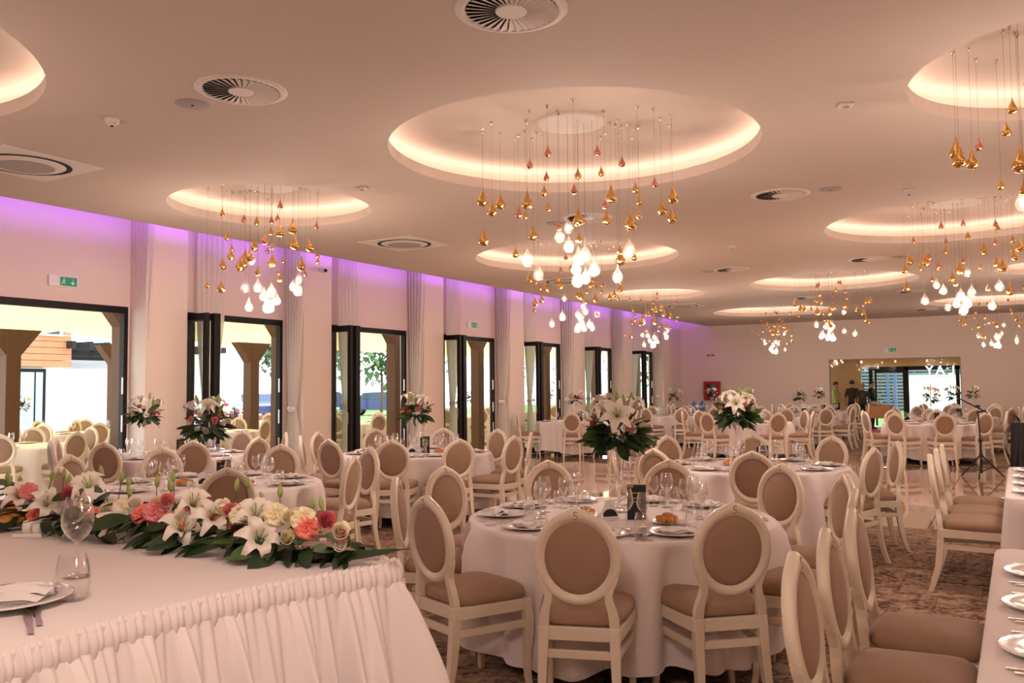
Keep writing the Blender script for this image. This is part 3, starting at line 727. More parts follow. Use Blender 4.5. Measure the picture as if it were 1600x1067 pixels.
def round_table(cx, cy, desc, tops, level, seed, flowers='', vase=None, extras=True):
    r = random.Random(seed)
    t = thing('round_table', 'round banquet table under white cloth, the ' + desc, 'table', (cx, cy, 0), r.uniform(0, 1), 'round banquet tables')
    ob('table_top', TTOP, t)
    for k in range(4): ob('leg', TLEG, t, rot=(0, 0, k*PI/2+.4))
    tag(ob('tablecloth', CLOTHS[seed % 4], None, (cx, cy, 0), (0, 0, r.uniform(0, 6))), 'white cloth falling in folds over the ' + desc, 'tablecloth', 'round white tablecloths')
    near = min(range(len(tops)), key=lambda i: depth((tops[i][0], tops[i][1], .8)))
    an = [math.atan2(y-cy, x-cx) for x, y in tops]; a0 = an[near]
    order = sorted(range(len(tops)), key=lambda i: (a0-an[i]) % (2*PI))
    for i, k in enumerate(order):
        x, y = tops[k]
        lab = 'ivory oval-back chair nearest the camera at the ' + desc if i == 0 else 'ivory oval-back chair, %s clockwise from nearest at the %s' % (ORD[i], desc)
        chair_from_top(x, y, cx, cy, lab, 'oval-back chairs at the ' + desc, level >= 1, r.uniform(-.10, .10))
        pl = 'nearest place' if i == 0 else '%s place clockwise from nearest' % ORD[i]
        a = an[k]; ca, sa = math.cos(a), math.sin(a); g = lambda R, T: (cx+R*ca-T*sa, cy+R*sa+T*ca)
        z = TZ+.001; rz = a-PI/2
        if True:
            x, y = g(.70, 0); place_thing('charger_plate', PL, 'white charger plate at %s, %s' % (pl, desc), 'plate', 'charger plates', x, y, z, rz)
            place_thing('napkin', NP, 'folded napkin at %s, %s' % (pl, desc), 'napkin', 'folded napkins', x, y, z-.004, rz+r.uniform(-.3, .3), 1.0)
            x, y = g(.47, .10); place_thing('wine_glass', WG, 'large wine glass at %s, %s' % (pl, desc), 'wine glass', 'large wine glasses', x, y, z, 0)
        if level >= 1 or i % 2 == 0:
            x, y = g(.44, .19); place_thing('wine_glass', WS, 'small wine glass at %s, %s' % (pl, desc), 'wine glass', 'small wine glasses', x, y, z, 0)
        if level >= 1:
            x, y = g(.53, .19); place_thing('tumbler', TU, 'water tumbler at %s, %s' % (pl, desc), 'tumbler', 'water tumblers', x, y, z, 0)
            x, y = g(.72, .20); place_thing('knife', KN, 'steel knife at %s, %s' % (pl, desc), 'knife', 'table knives', x, y, z, rz+PI)
            x, y = g(.72, -.20); place_thing('fork', FK, 'steel fork at %s, %s' % (pl, desc), 'fork', 'table forks', x, y, z, rz+PI)
        if level >= 2:
            x, y = g(.72, .235); place_thing('spoon', SN, 'steel spoon at %s, %s' % (pl, desc), 'spoon', 'table spoons', x, y, z, rz+PI)
            x, y = g(.72, -.235); place_thing('fork', FK, 'outer steel fork at %s, %s' % (pl, desc), 'fork', 'outer table forks', x, y, z, rz+PI)
    vx, vy = vase or (cx, cy)
    bouquet(vx, vy, TZ+.001, (flowers or 'pink and white flowers on stemmed glass') + ' on the ' + desc, seed*7+1, level)
    if extras:
        d = Vector((-cx, -cy)).normalized(); s_ = Vector((d.y, -d.x))
        def q(f, s): v = Vector((cx, cy))+d*f+s_*s; return v.x, v.y
        face = math.atan2(-d.y, -d.x)-PI/2
        x, y = q(.14, -.10); c = thing('menu_card', 'black menu card with gold print on the ' + desc, 'menu', (x, y, TZ+.001), face+.1, 'menu cards')
        ob('card', CARD, c)
        if level:
            for zz in (0, -.03, -.05): ob('gold_line', CARDG, c, (0, 0, zz))
            ob('gold_corner', CARDF, c)
        for nm, f_, s__ in (('right', .28, -.27), ('left', .05, .20)):
            x, y = q(f_, s__); b = thing('bread_plate', 'small plate of bread rolls, %s one on the %s' % (nm, desc), 'plate', (x, y, TZ+.001), 0, 'bread plates'); ob('plate', SP, b)
            for k in range(6 if level else 3):
                a = k*1.1; tag(ob('bread_roll', ROLL_, None, (x+.042*math.cos(a)*(k > 0), y+.042*math.sin(a)*(k > 0), TZ+(.045 if k == 0 else .028)), (0, 0, a*1.7)), 'golden bread roll on the %s plate of the %s' % (nm, desc), 'bread', 'bread rolls on the %s plate of the %s' % (nm, desc))
        if level:
            x, y = q(.20, .16); tag(ob('salt_shaker', SHK, None, (x, y, TZ+.001)), 'white china salt shaker on the ' + desc, 'shaker', 'salt shakers')
            x, y = q(.22, .11); tag(ob('pepper_shaker', SHK, None, (x, y, TZ+.001)), 'white china pepper shaker on the ' + desc, 'shaker', 'pepper shakers')
            x, y = q(.10, .06); h = thing('napkin_holder', 'napkin holder with dark band on the ' + desc, 'napkin holder', (x, y, TZ+.001), face+.4, 'napkin holders'); ob('napkins', NH, h); ob('band', NHB, h)
def around(cx, cy, n, ph, R=1.33): return [(cx+R*math.cos(ph+2*PI*k/n), cy+R*math.sin(ph+2*PI*k/n)) for k in range(n)]
round_table(-2.08, 4.78, 'front centre round table', [(-1.71, 3.45), (-1.15, 3.95), (-2.58, 3.52), (-3.45, 4.91), (-3.28, 4.16), (-3.01, 5.62), (-2.23, 6.05), (-1.42, 6.06), (-.92, 5.53), (-.74, 4.72)], 2, 1, 'white lilies and pink roses', (-2.16, 4.95))
round_table(-2.25, 8.38, 'round table behind the front one', [(-1.9, 7.10), (-2.75, 7.09), (-1.08, 7.90), (-1.0, 8.85), (-1.72, 9.62), (-3.35, 9.02), (-3.55, 8.05), (-2.6, 9.75)], 2, 2, 'cream lilies and pink roses', (-2.40, 8.42))
round_table(-5.8, 4.9, 'round table behind the garland', [(-4.78, 4.18), (-4.60, 5.30), (-5.20, 6.22), (-5.95, 3.70), (-7.05, 4.45), (-7.08, 5.40), (-6.30, 6.18)], 1, 3, 'dark leafy flowers', (-5.9, 4.95))
round_table(-8.85, 6.9, 'round table by the first doorway', [(-8.38, 5.68), (-7.68, 6.25), (-7.55, 7.05), (-8.05, 7.98), (-9.05, 8.18), (-9.25, 5.62), (-9.80, 6.02)], 1, 4, 'pink rose flowers', (-9.05, 6.65))
round_table(-6.3, 8.4, 'round table by the third doorway', [(-5.73, 7.2), (-5.17, 7.65), (-4.90, 8.35), (-5.10, 9.10), (-5.95, 9.72), (-6.80, 9.68), (-7.6, 9.2), (-7.72, 8.2), (-7.25, 7.42), (-6.45, 7.03)], 1, 5, 'pink and cream flowers')
round_table(-8.75, 17.7, 'round table by the fifth doorway', [(-8.23, 16.45), (-9.75, 16.75), (-9.25, 18.95), (-7.40, 18.1), (-8.2, 18.95), (-7.5, 17.1)], 0, 6)
round_table(-5.0, 18.4, 'middle round table beyond the marble', [(-5.5, 17.14), (-4.11, 17.35), (-4.02, 19.36), (-6.25, 18.9), (-5.8, 19.5), (-3.65, 18.4), (-5, 19.8), (-6.3, 17.95)], 0, 7)
round_table(-7.9, 21.9, 'round table by the sixth doorway', around(-7.9, 21.9, 9, .3), 0, 8)
round_table(-7.9, 25.2, 'round table before the fire cabinet', around(-7.9, 25.2, 8, .6), 0, 9)
round_table(-4.75, 22.3, 'round table left of the entrance', around(-4.75, 22.3, 9, .5), 0, 10)
round_table(-5.0, 26.1, 'rearmost table left of the entrance', around(-5.0, 26.1, 8, .1), 0, 11)
round_table(-1.5, 18.95, 'round table behind the music stand', [(-2.02, 17.58), (-1.18, 17.68), (-.54, 18.15), (-2.63, 18.23), (-2.80, 19.05), (-.2, 19.0), (-.6, 20), (-1.5, 20.3), (-2.35, 20.0)], 0, 12)
round_table(-1.3, 22.4, 'round table before the glass entrance', around(-1.3, 22.4, 9, .2), 0, 13)
round_table(-1.05, 26.1, 'rearmost table right of the entrance', around(-1.05, 26.1, 8, .4), 0, 14)
round_table(1.35, 21.2, 'round table at the far right edge', around(1.35, 21.2, 8, .4), 0, 15)

bm_ = mat('water_bottle_blue', (70, 104, 160), .2, coat=.5)
for x, y, l in ((-8.62, 25.65, 'left'), (-8.38, 25.72, 'right')):
    t = thing('water_jug', 'blue water jug, %s one of two on the table before the fire cabinet' % l, 'jug', (x, y, TZ+.001), 0, 'blue water jugs')
    MB().lathe([(0, 0), (.09, 0), (.10, .02), (.10, .20), (.085, .24), (.03, .28), (.03, .30)], 18).build('body', bm_, t, smooth=True); MB().lathe([(.033, .29), (.033, .32), (0, .325)], 12).build('cap', bluest, t)

# ------------------------------------------------------------------ long tables on the right
def long_table(y0, y1, x0, x1, desc, ys, level):
    t = thing('long_table', 'long banquet table under white cloth, ' + desc, 'table', (x0, y0, 0), 0, 'long banquet tables')
    MB().box(.02, .02, TZ-.045, x1-x0-.02, y1-y0-.02, TZ-.006).build('table_top', wood, t)
    lg = MB().box(-.025, -.025, 0, .025, .025, TZ-.045).mesh('leg', blackp, bevel=.003)
    for lx in (.1, x1-x0-.1):
        for ly in (.1, y1-y0-.1): ob('leg', lg, t, (lx, ly, 0))
    n = 200; per = []; rc_ = .07
    def edge(q):
        Lx, Ly = x1-x0-2*rc_, y1-y0-2*rc_; P = 2*(Lx+Ly)+2*PI*rc_; s = q*P
        segs = [(Ly, lambda s: (0, rc_+s, -1, 0)), (PI*rc_/2, lambda s: (rc_-rc_*math.cos(s/rc_), rc_+Ly+rc_*math.sin(s/rc_), -math.cos(s/rc_), math.sin(s/rc_))),
                (Lx, lambda s: (rc_+s, Ly+2*rc_, 0, 1)), (PI*rc_/2, lambda s: (rc_+Lx+rc_*math.sin(s/rc_), rc_+Ly+rc_*math.cos(s/rc_), math.sin(s/rc_), math.cos(s/rc_))),
                (Ly, lambda s: (Lx+2*rc_, rc_+Ly-s, 1, 0)), (PI*rc_/2, lambda s: (rc_+Lx+rc_*math.cos(s/rc_), rc_-rc_*math.sin(s/rc_), math.cos(s/rc_), -math.sin(s/rc_))),
                (Lx, lambda s: (rc_+Lx-s, 0, 0, -1)), (PI*rc_/2, lambda s: (rc_-rc_*math.sin(s/rc_), rc_-rc_*math.cos(s/rc_), -math.sin(s/rc_), -math.cos(s/rc_)))]
        for L_, fn in segs:
            if s <= L_: return fn(s)
            s -= L_
        return segs[0][1](0)
    rings = [(TZ, -.03, 0), (TZ, -.004, 0), (TZ-.012, .006, 0), (TZ-.1, .012, .2), (TZ-.3, .02, .7), (.25, .03, 1), (.08, .035, 1)]
    m_ = MB(); V = []; F = []
    for z, o_, a in rings:
        for k in range(n):
            x, y, ax, ay = edge(k/n); f = o_+a*(.022*math.sin(k*.62)+.012*math.sin(k*1.7+1)); V.append((x+ax*f, y+ay*f, z))
    for j in range(len(rings)-1):
        for k in range(n): F.append((j*n+(k+1) % n, j*n+k, j*n+n+k, j*n+n+(k+1) % n))
    F.append(tuple(range(n-1, -1, -1)))
    m_.add(V, F)
    tag(m_.build('tablecloth', cloth, None, smooth=True, loc=(x0, y0, 0)), 'white cloth over the long table ' + desc, 'tablecloth', 'long white tablecloths')
    for i, y in enumerate(ys):
        pl = ['nearest', 'second', 'third', 'fourth', 'fifth', 'sixth'][i]+' place along the long table '+desc; z = TZ+.001
        place_thing('charger_plate', PL, 'white plate at '+pl, 'plate', 'plates on the long tables', x0+.19, y, z, PI/2)
        place_thing('napkin', NP, 'folded napkin at '+pl, 'napkin', 'napkins on the long tables', x0+.24, y, z-.004, .15)
        place_thing('knife', KN, 'steel knife at '+pl, 'knife', 'knives on the long tables', x0+.17, y-.20, z, -PI/2)
        place_thing('spoon', SN, 'steel spoon at '+pl, 'spoon', 'spoons on the long tables', x0+.18, y-.235, z, -PI/2)
        place_thing('fork', FK, 'steel fork at '+pl, 'fork', 'forks on the long tables', x0+.17, y+.20, z, -PI/2)
        place_thing('wine_glass', WG, 'large wine glass at '+pl, 'wine glass', 'wine glasses on the long tables', x0+.42, y-.1, z, 0)
        place_thing('wine_glass', WS, 'small wine glass at '+pl, 'wine glass', 'small glasses on the long tables', x0+.44, y-.2, z, 0)
long_table(1.6, 4.66, -.115, .75, 'at the lower right corner', [2.30, 2.9, 3.47, 4.06], 2)
long_table(6.72, 9.22, -.10, .76, 'at right beyond the aisle', [7.05, 7.6, 8.15, 8.75], 1)
RL = ['lowest right of the picture', 'second from the corner', 'third from the corner']
for (y, l) in zip((2.86, 3.39, 3.99), ('nearest the camera, cut off below', 'second of the row', 'third of the row')):
    chair_from_top(-.64, y, .4, y, 'ivory oval-back chair at the lower right long table, ' + l, 'chairs at the lower right long table', True, 0)
for (y, l) in zip((7.30, 7.88, 8.50), ('nearest of the row', 'second of the row', 'farthest of the row')):
    chair_from_top(-.60, y, .4, y, 'ivory chair in profile at the long table beyond the aisle, ' + l, 'chairs at the long table beyond the aisle', True, .04)

# ------------------------------------------------------------------ head table with garland on its platform
HZ = 1.02
EDGE = [(-1.66, .35), (-1.70, .70), (-1.73, 1.0), (-1.755, 1.26), (-1.73, 1.50), (-1.69, 1.70), (-1.63, 1.88), (-1.585, 2.0), (-1.60, 2.05), (-1.75, 2.07), (-3, 2.08), (-5.6, 2.08)]
st = thing('stage_platform', 'low platform hidden under the head table skirt', 'platform', (0, 0, 0))
MB().box(-5.5, .45, 0, -1.95, 1.95, .22).build('deck', wood, st); MB().box(-5.48, .47, 0, -1.97, 1.93, .2).build('frame', blackp, st)
ht = thing('head_table', 'long head table at lower left under gathered white cloth', 'table', (0, 0, .22))
MB().box(-5.5, .45, HZ-.27, -1.85, 1.97, HZ-.235).build('table_top', wood, ht)
hl = MB().box(-.03, -.03, 0, .03, .03, HZ-.27).mesh('leg', blackp)
for x, y in ((-2.1, .6), (-2.1, 1.8), (-5.3, .6), (-5.3, 1.8), (-3.7, .6), (-3.7, 1.8)): ob('leg', hl, ht, (x, y, 0))
hc = thing('head_table_cloth', 'white head table cloth with gathered skirt at lower left', 'tablecloth')
n = len(EDGE)
ct = MB(); poly = EDGE + [(-5.6, .35)]
ct.prism(poly, HZ-.03, HZ).build('cloth_top', cloth, hc)
# edge resampled by length
pts = [Vector((*p, 0)) for p in EDGE]; cum = [0]
for a, b in zip(pts, pts[1:]): cum.append(cum[-1]+(b-a).length)
def edge_at(s):
    s = min(max(s, 0), cum[-1]-1e-6)
    for i in range(len(pts)-1):
        if cum[i+1] >= s:
            q = (s-cum[i])/(cum[i+1]-cum[i]); p = pts[i].lerp(pts[i+1], q)
            return p
def edge_frame(s):
    p = edge_at(s); d = (edge_at(s+.12)-edge_at(s-.12)).normalized(); return p, Vector((d.y, -d.x, 0))
TOT = 3.3
rs = random.Random(11); PH = [rs.uniform(0, 6.28) for _ in range(6)]
def folds(s, v):
    w_ = s*2*PI
    lo = math.sin(w_/.155+PH[0]+1.3*math.sin(w_/.71+PH[1])); mid = math.sin(w_/.083+PH[2]+1.2*math.sin(w_/.37)); hi = math.sin(w_/.031+PH[3]+.9*math.sin(w_/.2))
    return .060*lo*v**.6 + .034*mid*min(1, v*4)*(1-.4*v) + .005*hi*(1-v)**2
def skirt(u, v):
    s = u*TOT; p, nn = edge_frame(s); z = HZ-.045-(HZ-.055)*v
    o_ = .010+.26*v**.85+folds(s, v)
    q = p+nn*o_; return (q.x, q.y, z)
MB().grid(skirt, 900, 24).build('gathered_skirt', cloth, hc, smooth=True)
def ruffle(u, v):
    s = u*TOT; p, nn = edge_frame(s); w_ = s*2*PI
    f = math.sin(w_/.021+.9*math.sin(w_/.17)+PH[4]); g = math.sin(w_/.052+PH[5])
    z = HZ+.010-.072*v+.004*f*(1-v)
    o_ = -.004+.016*math.sin(v*PI*.8)+.0045*f*(1-.5*v)+.004*g
    q = p+nn*o_; return (q.x, q.y, z)
MB().grid(ruffle, 1100, 9).build('ruffle', cloth, hc, smooth=True)

gr = thing('flower_garland', 'long garland of white lilies, pink roses and dark leaves on the head table', 'garland', (0, 0, 0))
rg = random.Random(21)
XA, XB = -5.4, -1.66
for k in range(300):
    front = k >= 110; q = rg.random() if front else k/110
    x = XA+(XB-XA)*q**.75; taper = max(.15, min(1, (XB+.05-x)/.38))
    y = 1.97+rg.uniform(-.12, -.02)*taper if front else 1.99+rg.uniform(-.06, .06)*taper
    z = HZ+.025+rg.uniform(0, .07 if front else .12)*taper
    a = rg.uniform(-2.7, -.4) if front else rg.uniform(0, 2*PI)
    e = rg.uniform(-.35, .25)
    d = Vector((math.cos(a)*math.cos(e), math.sin(a)*math.cos(e), math.sin(e)))
    s = rg.uniform(.85, 1.25)*(.55+.45*taper)
    if z+d.z*.11*s < HZ+.01: d.z = max(d.z, (HZ+.012-z)/(.11*s)); d.normalize()
    ob('leaf', LEAF[(0, 1, 0, 2, 0, 3)[k % 6]], gr, (x, y, z), leaf_rot(d, rg.uniform(-.6, .6)), (s, s, s))
def fspot(u, v, zz):
    d = FW + RT*((u-800)/FPX) - UP*((v-533.5)/FPX); p = CPOS+d*((1.875+.5*max(0, zz-.10))/d.y)
    p.z = max(p.z, HZ+.05); p.x = min(p.x, XB-.02)
    return p
for u, v, zz, s, du, dv in [(30, 782, .13, 1.0, -.3, .5), (72, 792, .11, 1.05, .3, .4), (140, 770, .16, .95, .2, .8), (178, 832, .10, 1.1, .1, .3), (283, 845, .10, 1.1, -.3, .3), (330, 815, .13, .95, .3, .6), (402, 850, .10, 1.1, .1, .3), (398, 815, .15, 1.0, 0, .8), (300, 800, .15, 1.0, .3, .8), (560, 850, .04, .35, .3, .8)][:9]:
    p = fspot(u, v, zz); d = (CPOS-p).normalized()*.75+Vector((du, 0, dv)); ob('lily', LILY, gr, p, align(d+Vector((rg.uniform(-.35, .35), rg.uniform(-.2, .2), 0)), rg.uniform(0, 1)), (s*rg.uniform(.68, .84), s*rg.uniform(.68, .84), s*rg.uniform(.8, 1.1)))
for u, v, zz, c in [(508, 818, .10, 'd'), (540, 838, .07, 'p'), (549, 835, .07, 'c'), (573, 836, .05, 'w'), (580, 842, .04, 'c'), (588, 857, .03, 'w'), (598, 863, .02, 'w'), (447, 842, .09, 'c'), (326, 818, .13, 'c'), (337, 812, .13, 's'), (452, 812, .13, 'c'), (465, 808, .12, 'c'), (300, 790, .14, 'p'), (360, 800, .14, 'p'), (368, 825, .10, 's'), (430, 808, .13, 'd'), (245, 790, .14, 'c'), (260, 785, .15, 'p'), (210, 790, .14, 'w'), (18, 772, .13, 'p'), (165, 800, .13, 'c'), (270, 815, .11, 's'), (420, 815, .12, 's'), (345, 795, .14, 'c'), (10, 790, .10, 's'), (105, 775, .13, 'd'), (240, 820, .1, 'p')]:
    p = fspot(u, v, zz); d = (CPOS-p).normalized()+Vector((rg.uniform(-.4, .4), 0, .7)); s = rg.uniform(.8, 1.0) if zz > .06 else .7
    ob('rose', ROSE[c], gr, p, align(d), (s, s, s))
for u, v, zz, c in [(480, 825, .10, 's'), (225, 805, .12, 's'), (243, 800, .12, 'p'), (60, 805, .10, 's'), (148, 806, .11, 's'), (285, 812, .12, 's'), (432, 805, .12, 'w'), (475, 812, .12, 'w'), (45, 768, .14, 'p'), (375, 805, .12, 'w'), (190, 795, .13, 'w')]:
    p = fspot(u, v, zz); d = (CPOS-p).normalized()+Vector((rg.uniform(-.3, .3), 0, .8)); s = rg.uniform(.9, 1.15); ob('carnation', CARN[c], gr, p, align(d), (s, s, s))
for k in range(34):
    x = rg.uniform(XA, XB-.1); p = Vector((x, 2.0+rg.uniform(-.06, .04), HZ+.10)); d = Vector((rg.uniform(-.4, .4), rg.uniform(-.3, .3), 1)); L_ = rg.uniform(.04, .11)*min(1, (XB-x)/.5+.35)
    o = ob('stem', STEM, gr, p, align(d), (.7, .7, L_)); dn = d.normalized(); ob('bud', BUD, gr, p+dn*L_*.92, align(d), (1, 1, 1))
blade = MB(); V = []; F = []
a = Vector((-2.22, 1.90, HZ+.03)); b = spot(640, 858, HZ+.06)
for i in range(13):
    q = i/12; c = a.lerp(b, q)+Vector((0, -.02*math.sin(q*PI), -.03*math.sin(q*PI))); wd = .034*math.sin(PI*(q*.85+.12))**.8 if i < 12 else .001
    V += [c+Vector((0, -wd*.5, -wd*.6+.004)), c, c+Vector((0, wd*.5, wd*.55))]
for i in range(12): F += [(i*3, i*3+3, i*3+4, i*3+1), (i*3+1, i*3+4, i*3+5, i*3+2)]
blade.add(V, F).build('long_leaf', leafA, gr, smooth=True)

# things on the head table
p = spot(120, 902, HZ); place_thing('wine_glass', WG, 'large wine glass standing alone at the front of the head table', 'wine glass', None, p.x, p.y, HZ+.001, 0, 1.02)
p = spot(112, 938, HZ); place_thing('tumbler', TU, 'water tumbler before the wine glass on the head table', 'tumbler', None, p.x, p.y, HZ+.001, 0, 1.12)
p = spot(5, 945, HZ); place_thing('charger_plate', PL, 'white plate at the left edge of the head table', 'plate', None, p.x, p.y, HZ+.001, 0); place_thing('napkin', NP, 'folded napkin on the head table plate', 'napkin', None, p.x+.01, p.y, HZ-.002, .5, 1.1)
for k, (nm, me, u, v, l) in enumerate([('knife', KN, 58, 962, 'steel knife nearer the plate on the head table'), ('knife', KN, 45, 974, 'steel knife nearest the camera on the head table'), ('spoon', SN, 70, 928, 'steel spoon above the plate on the head table')]):
    p = spot(u, v, HZ); place_thing(nm, me, l, nm, None, p.x, p.y, HZ+.001, math.radians(62))
p = spot(50, 838, HZ); sst = thing('salt_and_pepper_tray', 'white china tray under the shakers on the head table', 'tray', (p.x, p.y, HZ+.001), .5); MB().box(-.05, -.03, 0, .05, .03, .006).build('base', china, sst); MB().box(-.052, -.032, .003, .052, -.028, .014).box(-.052, .028, .003, .052, .032, .014).build('rim', china, sst)
for dx, l in ((-.018, 'left'), (.022, 'right')): tag(ob('shaker', SHK, None, (p.x+dx, p.y+dx*.3, HZ+.008)), 'white china shaker, %s one of the pair on the head table' % l, 'shaker')
p = spot(95, 828, HZ); h = thing('napkin_holder', 'paper napkins in a holder with dark band before the garland', 'napkin holder', (p.x, p.y, HZ+.001), .55); ob('napkins', NH, h); ob('band', NHB, h)
p = spot(18, 826, HZ); b = thing('bread_plate', 'white plate of bread on the head table', 'plate', (p.x, p.y, HZ+.001)); ob('plate', SP, b)
for k in range(5): a = k*1.3; tag(ob('bread_roll', ROLL_, None, (p.x+.045*math.cos(a)*(k > 0), p.y+.045*math.sin(a)*(k > 0), HZ+(.055 if k == 0 else .032)), (.2, 0, a), (1.3, 1.3, 1.4)), 'golden bread piece on the head table plate', 'bread', 'bread on the head table plate')

# ------------------------------------------------------------------ wall fittings
def exit_sign(loc, rz, label):
    t = thing('exit_sign', label, 'sign', loc, rz, 'green exit signs')
    MB().box(-.19, 0, -.07, .19, .03, .07).build('housing', signw, t, bevel=.004)
    MB().box(-.05, -.004, -.055, .17, 0, .055).build('green_panel', greens, t)
    f = MB().lathe([(0, -.009), (.009, 0), (0, .009)], 10, c=(.0, -.006, .034)); f.beam((0, -.006, .022), (-.008, -.006, -.008), .004, .014)
    for a, b in (((-.008, -.006, -.008), (.014, -.006, -.034)), ((-.008, -.006, -.008), (-.022, -.006, -.020)), ((-.022, -.006, -.020), (-.034, -.006, -.034)), ((0, -.006, .018), (.018, -.006, .004)), ((0, -.006, .018), (-.018, -.006, .012))): f.beam(a, b, .004, .008)
    f.build('running_figure', signw, t)
    ar = MB().beam((.115, -.006, .036), (.115, -.006, -.012), .004, .014); ar.add([(.085, -.006, -.008), (.145, -.006, -.008), (.115, -.006, -.04), (.085, -.004, -.008), (.145, -.004, -.008), (.115, -.004, -.04)], [(0, 2, 1), (3, 4, 5), (0, 1, 4, 3), (1, 2, 5, 4), (2, 0, 3, 5)]).build('arrow', signw, t)
exit_sign((XW+.03, 6.36, 2.92), PI/2, 'green running-man exit sign above the first doorway')
exit_sign((XW+.03, 15.72, 2.92), PI/2, 'green running-man exit sign above the fourth doorway')
exit_sign((-3.42, YB-.03, 2.62), 0, 'green exit sign above the glass entrance')
t = thing('fire_cabinet', 'red fire hose cabinet on the far wall', 'fire cabinet', (-9.15, YB, 1.05))
MB().box(-.28, -.14, 0, .28, 0, .65).build('body', redm, t, bevel=.006); MB().box(-.17, -.146, .12, .19, -.141, .55).build('glass', mat('cabinet_glass', (70, 30, 28), .1), t); MB().box(-.24, -.155, .28, -.22, -.14, .38).build('handle', steel, t)
t = thing('fire_notice', 'small red notice high on the far wall', 'sign', (-9.2, YB-.001, 2.57)); MB().box(-.13, -.012, 0, .13, 0, .07).build('plate', redm, t); MB().box(-.08, -.014, .025, .08, -.0121, .045).build('white_line', signw, t)
for (x, y, z), l in zip([(XW+.001, 27.7, 1.42), (XW+.001, 27.85, 2.75)], ['low on the left wall near the far corner', 'high on the left wall near the far corner']):
    t = thing('fire_alarm', 'small red fire alarm ' + l, 'alarm', (x, y, z)); MB().box(0, -.06, -.06, .05, .06, .06).build('body', redm, t, bevel=.005); MB().box(.05, -.03, -.03, .054, .03, .03).build('button', blackp, t)
for k, y in enumerate(DOORS[1:], 1):
    t = thing('wall_socket', 'small white socket on the pilaster before the %s doorway' % ORD[k], 'socket', (XW+.341, y-.36, .42), 0, 'pilaster sockets')
    MB().box(0, -.04, -.04, .008, .04, .04).build('plate', vent_w, t, bevel=.002); MB().lathe([(0, 0), (.02, 0)], 14).build('insert', greyp, t, loc=(.009, 0, 0), rot=(0, PI/2, 0))

# ------------------------------------------------------------------ music stand and black bag
t = thing('music_stand', 'black tripod music stand on the marble floor', 'music stand', (-.56, 15.97, 0))
MB().tube([(0, 0, .08), (0, 0, .62)], .018, 10).build('outer_pole', blackp, t); MB().tube([(0, 0, .6), (-.02, 0, 1.10)], .012, 10).build('inner_pole', blackp, t)
for k in range(3):
    a = k*2*PI/3+.45; c, s = math.cos(a), math.sin(a)
    MB().tube([(.02*c, .02*s, .36), (.36*c, .36*s, .012)], .012, 8).build('leg', blackp, t); MB().tube([(.0, .0, .10), (.19*c, .19*s, .19)], .007, 6).build('strut', blackp, t)
MB().lathe([(0, -.02), (.03, -.02), (.03, .03), (0, .03)], 12).build('collar', blackp, t, loc=(0, 0, .6)); MB().lathe([(0, -.02), (.028, -.02), (.028, .03), (0, .03)], 12).build('leg_hub', blackp, t, loc=(0, 0, .37))
MB().beam((.12, -.02, 1.06), (-.30, .04, 1.30), .012, .02).build('desk_arm', blackp, t); MB().beam((-.04, -.06, 1.06), (.10, -.1, 1.10), .02, .03).build('clamp', blackp, t)
t = thing('microphone_stand', 'thin black rod with rubber foot lying beside the long table', 'stand', (-.37, 13.0, .012), .65)
MB().tube([(0, 0, 0), (.55, 0, .05)], .008, 8).build('rod', steel, t); MB().tube([(-.10, 0, .0), (.02, 0, .004)], [.028, .016], 10).build('foot', blackp, t)
t = thing('phone', 'small bright phone lying on the marble floor', 'phone', (-2.18, 17.18, 0)); MB().box(-.06, -.10, .001, .06, .10, .012).build('case', blackp, t, bevel=.002); MB().box(-.055, -.095, .0122, .055, .095, .0128).build('screen', mat('phone_screen', (220, 235, 250), .2, emit=(.8, .92, 1), es=1.2), t)
t = thing('speaker_cover', 'black draped equipment with cables at the right edge', 'equipment', (.05, 18.1, 0))
rb = random.Random(4)
def drape(u, v):
    a = u*2*PI; r = (.17+.05*v+.022*math.sin(7*a+2*v)) ; return (r*math.cos(a), r*math.sin(a), .82*(1-v)+.01)
MB().grid(drape, 60, 10, wrap=True).lathe([(0, .84), (.165, .825)], 30).build('drape', blackp, t, smooth=True)
for k in range(3): MB().tube([(-.15-.02*k, -.1, .8), (-.24-.03*k, -.12, .62), (-.26-.02*k, -.14, .35), (-.2, -.15, .05)], .007, 6).build('cable', blackp, t)
for k in range(6):
    a = k*1.05; ob('flap', LEAF[0].copy() if 0 else MB().add([(0, 0, 0), (.06, .02, .05), (.16, 0, .10), (.06, -.02, .05)], [(0, 1, 2, 3)]).mesh('flap', blackp, solid=.004), t, (.08*math.cos(a), .08*math.sin(a), .82), (0, -.4+.2*(k % 3), a), (1.3, 1.3, 1.3))

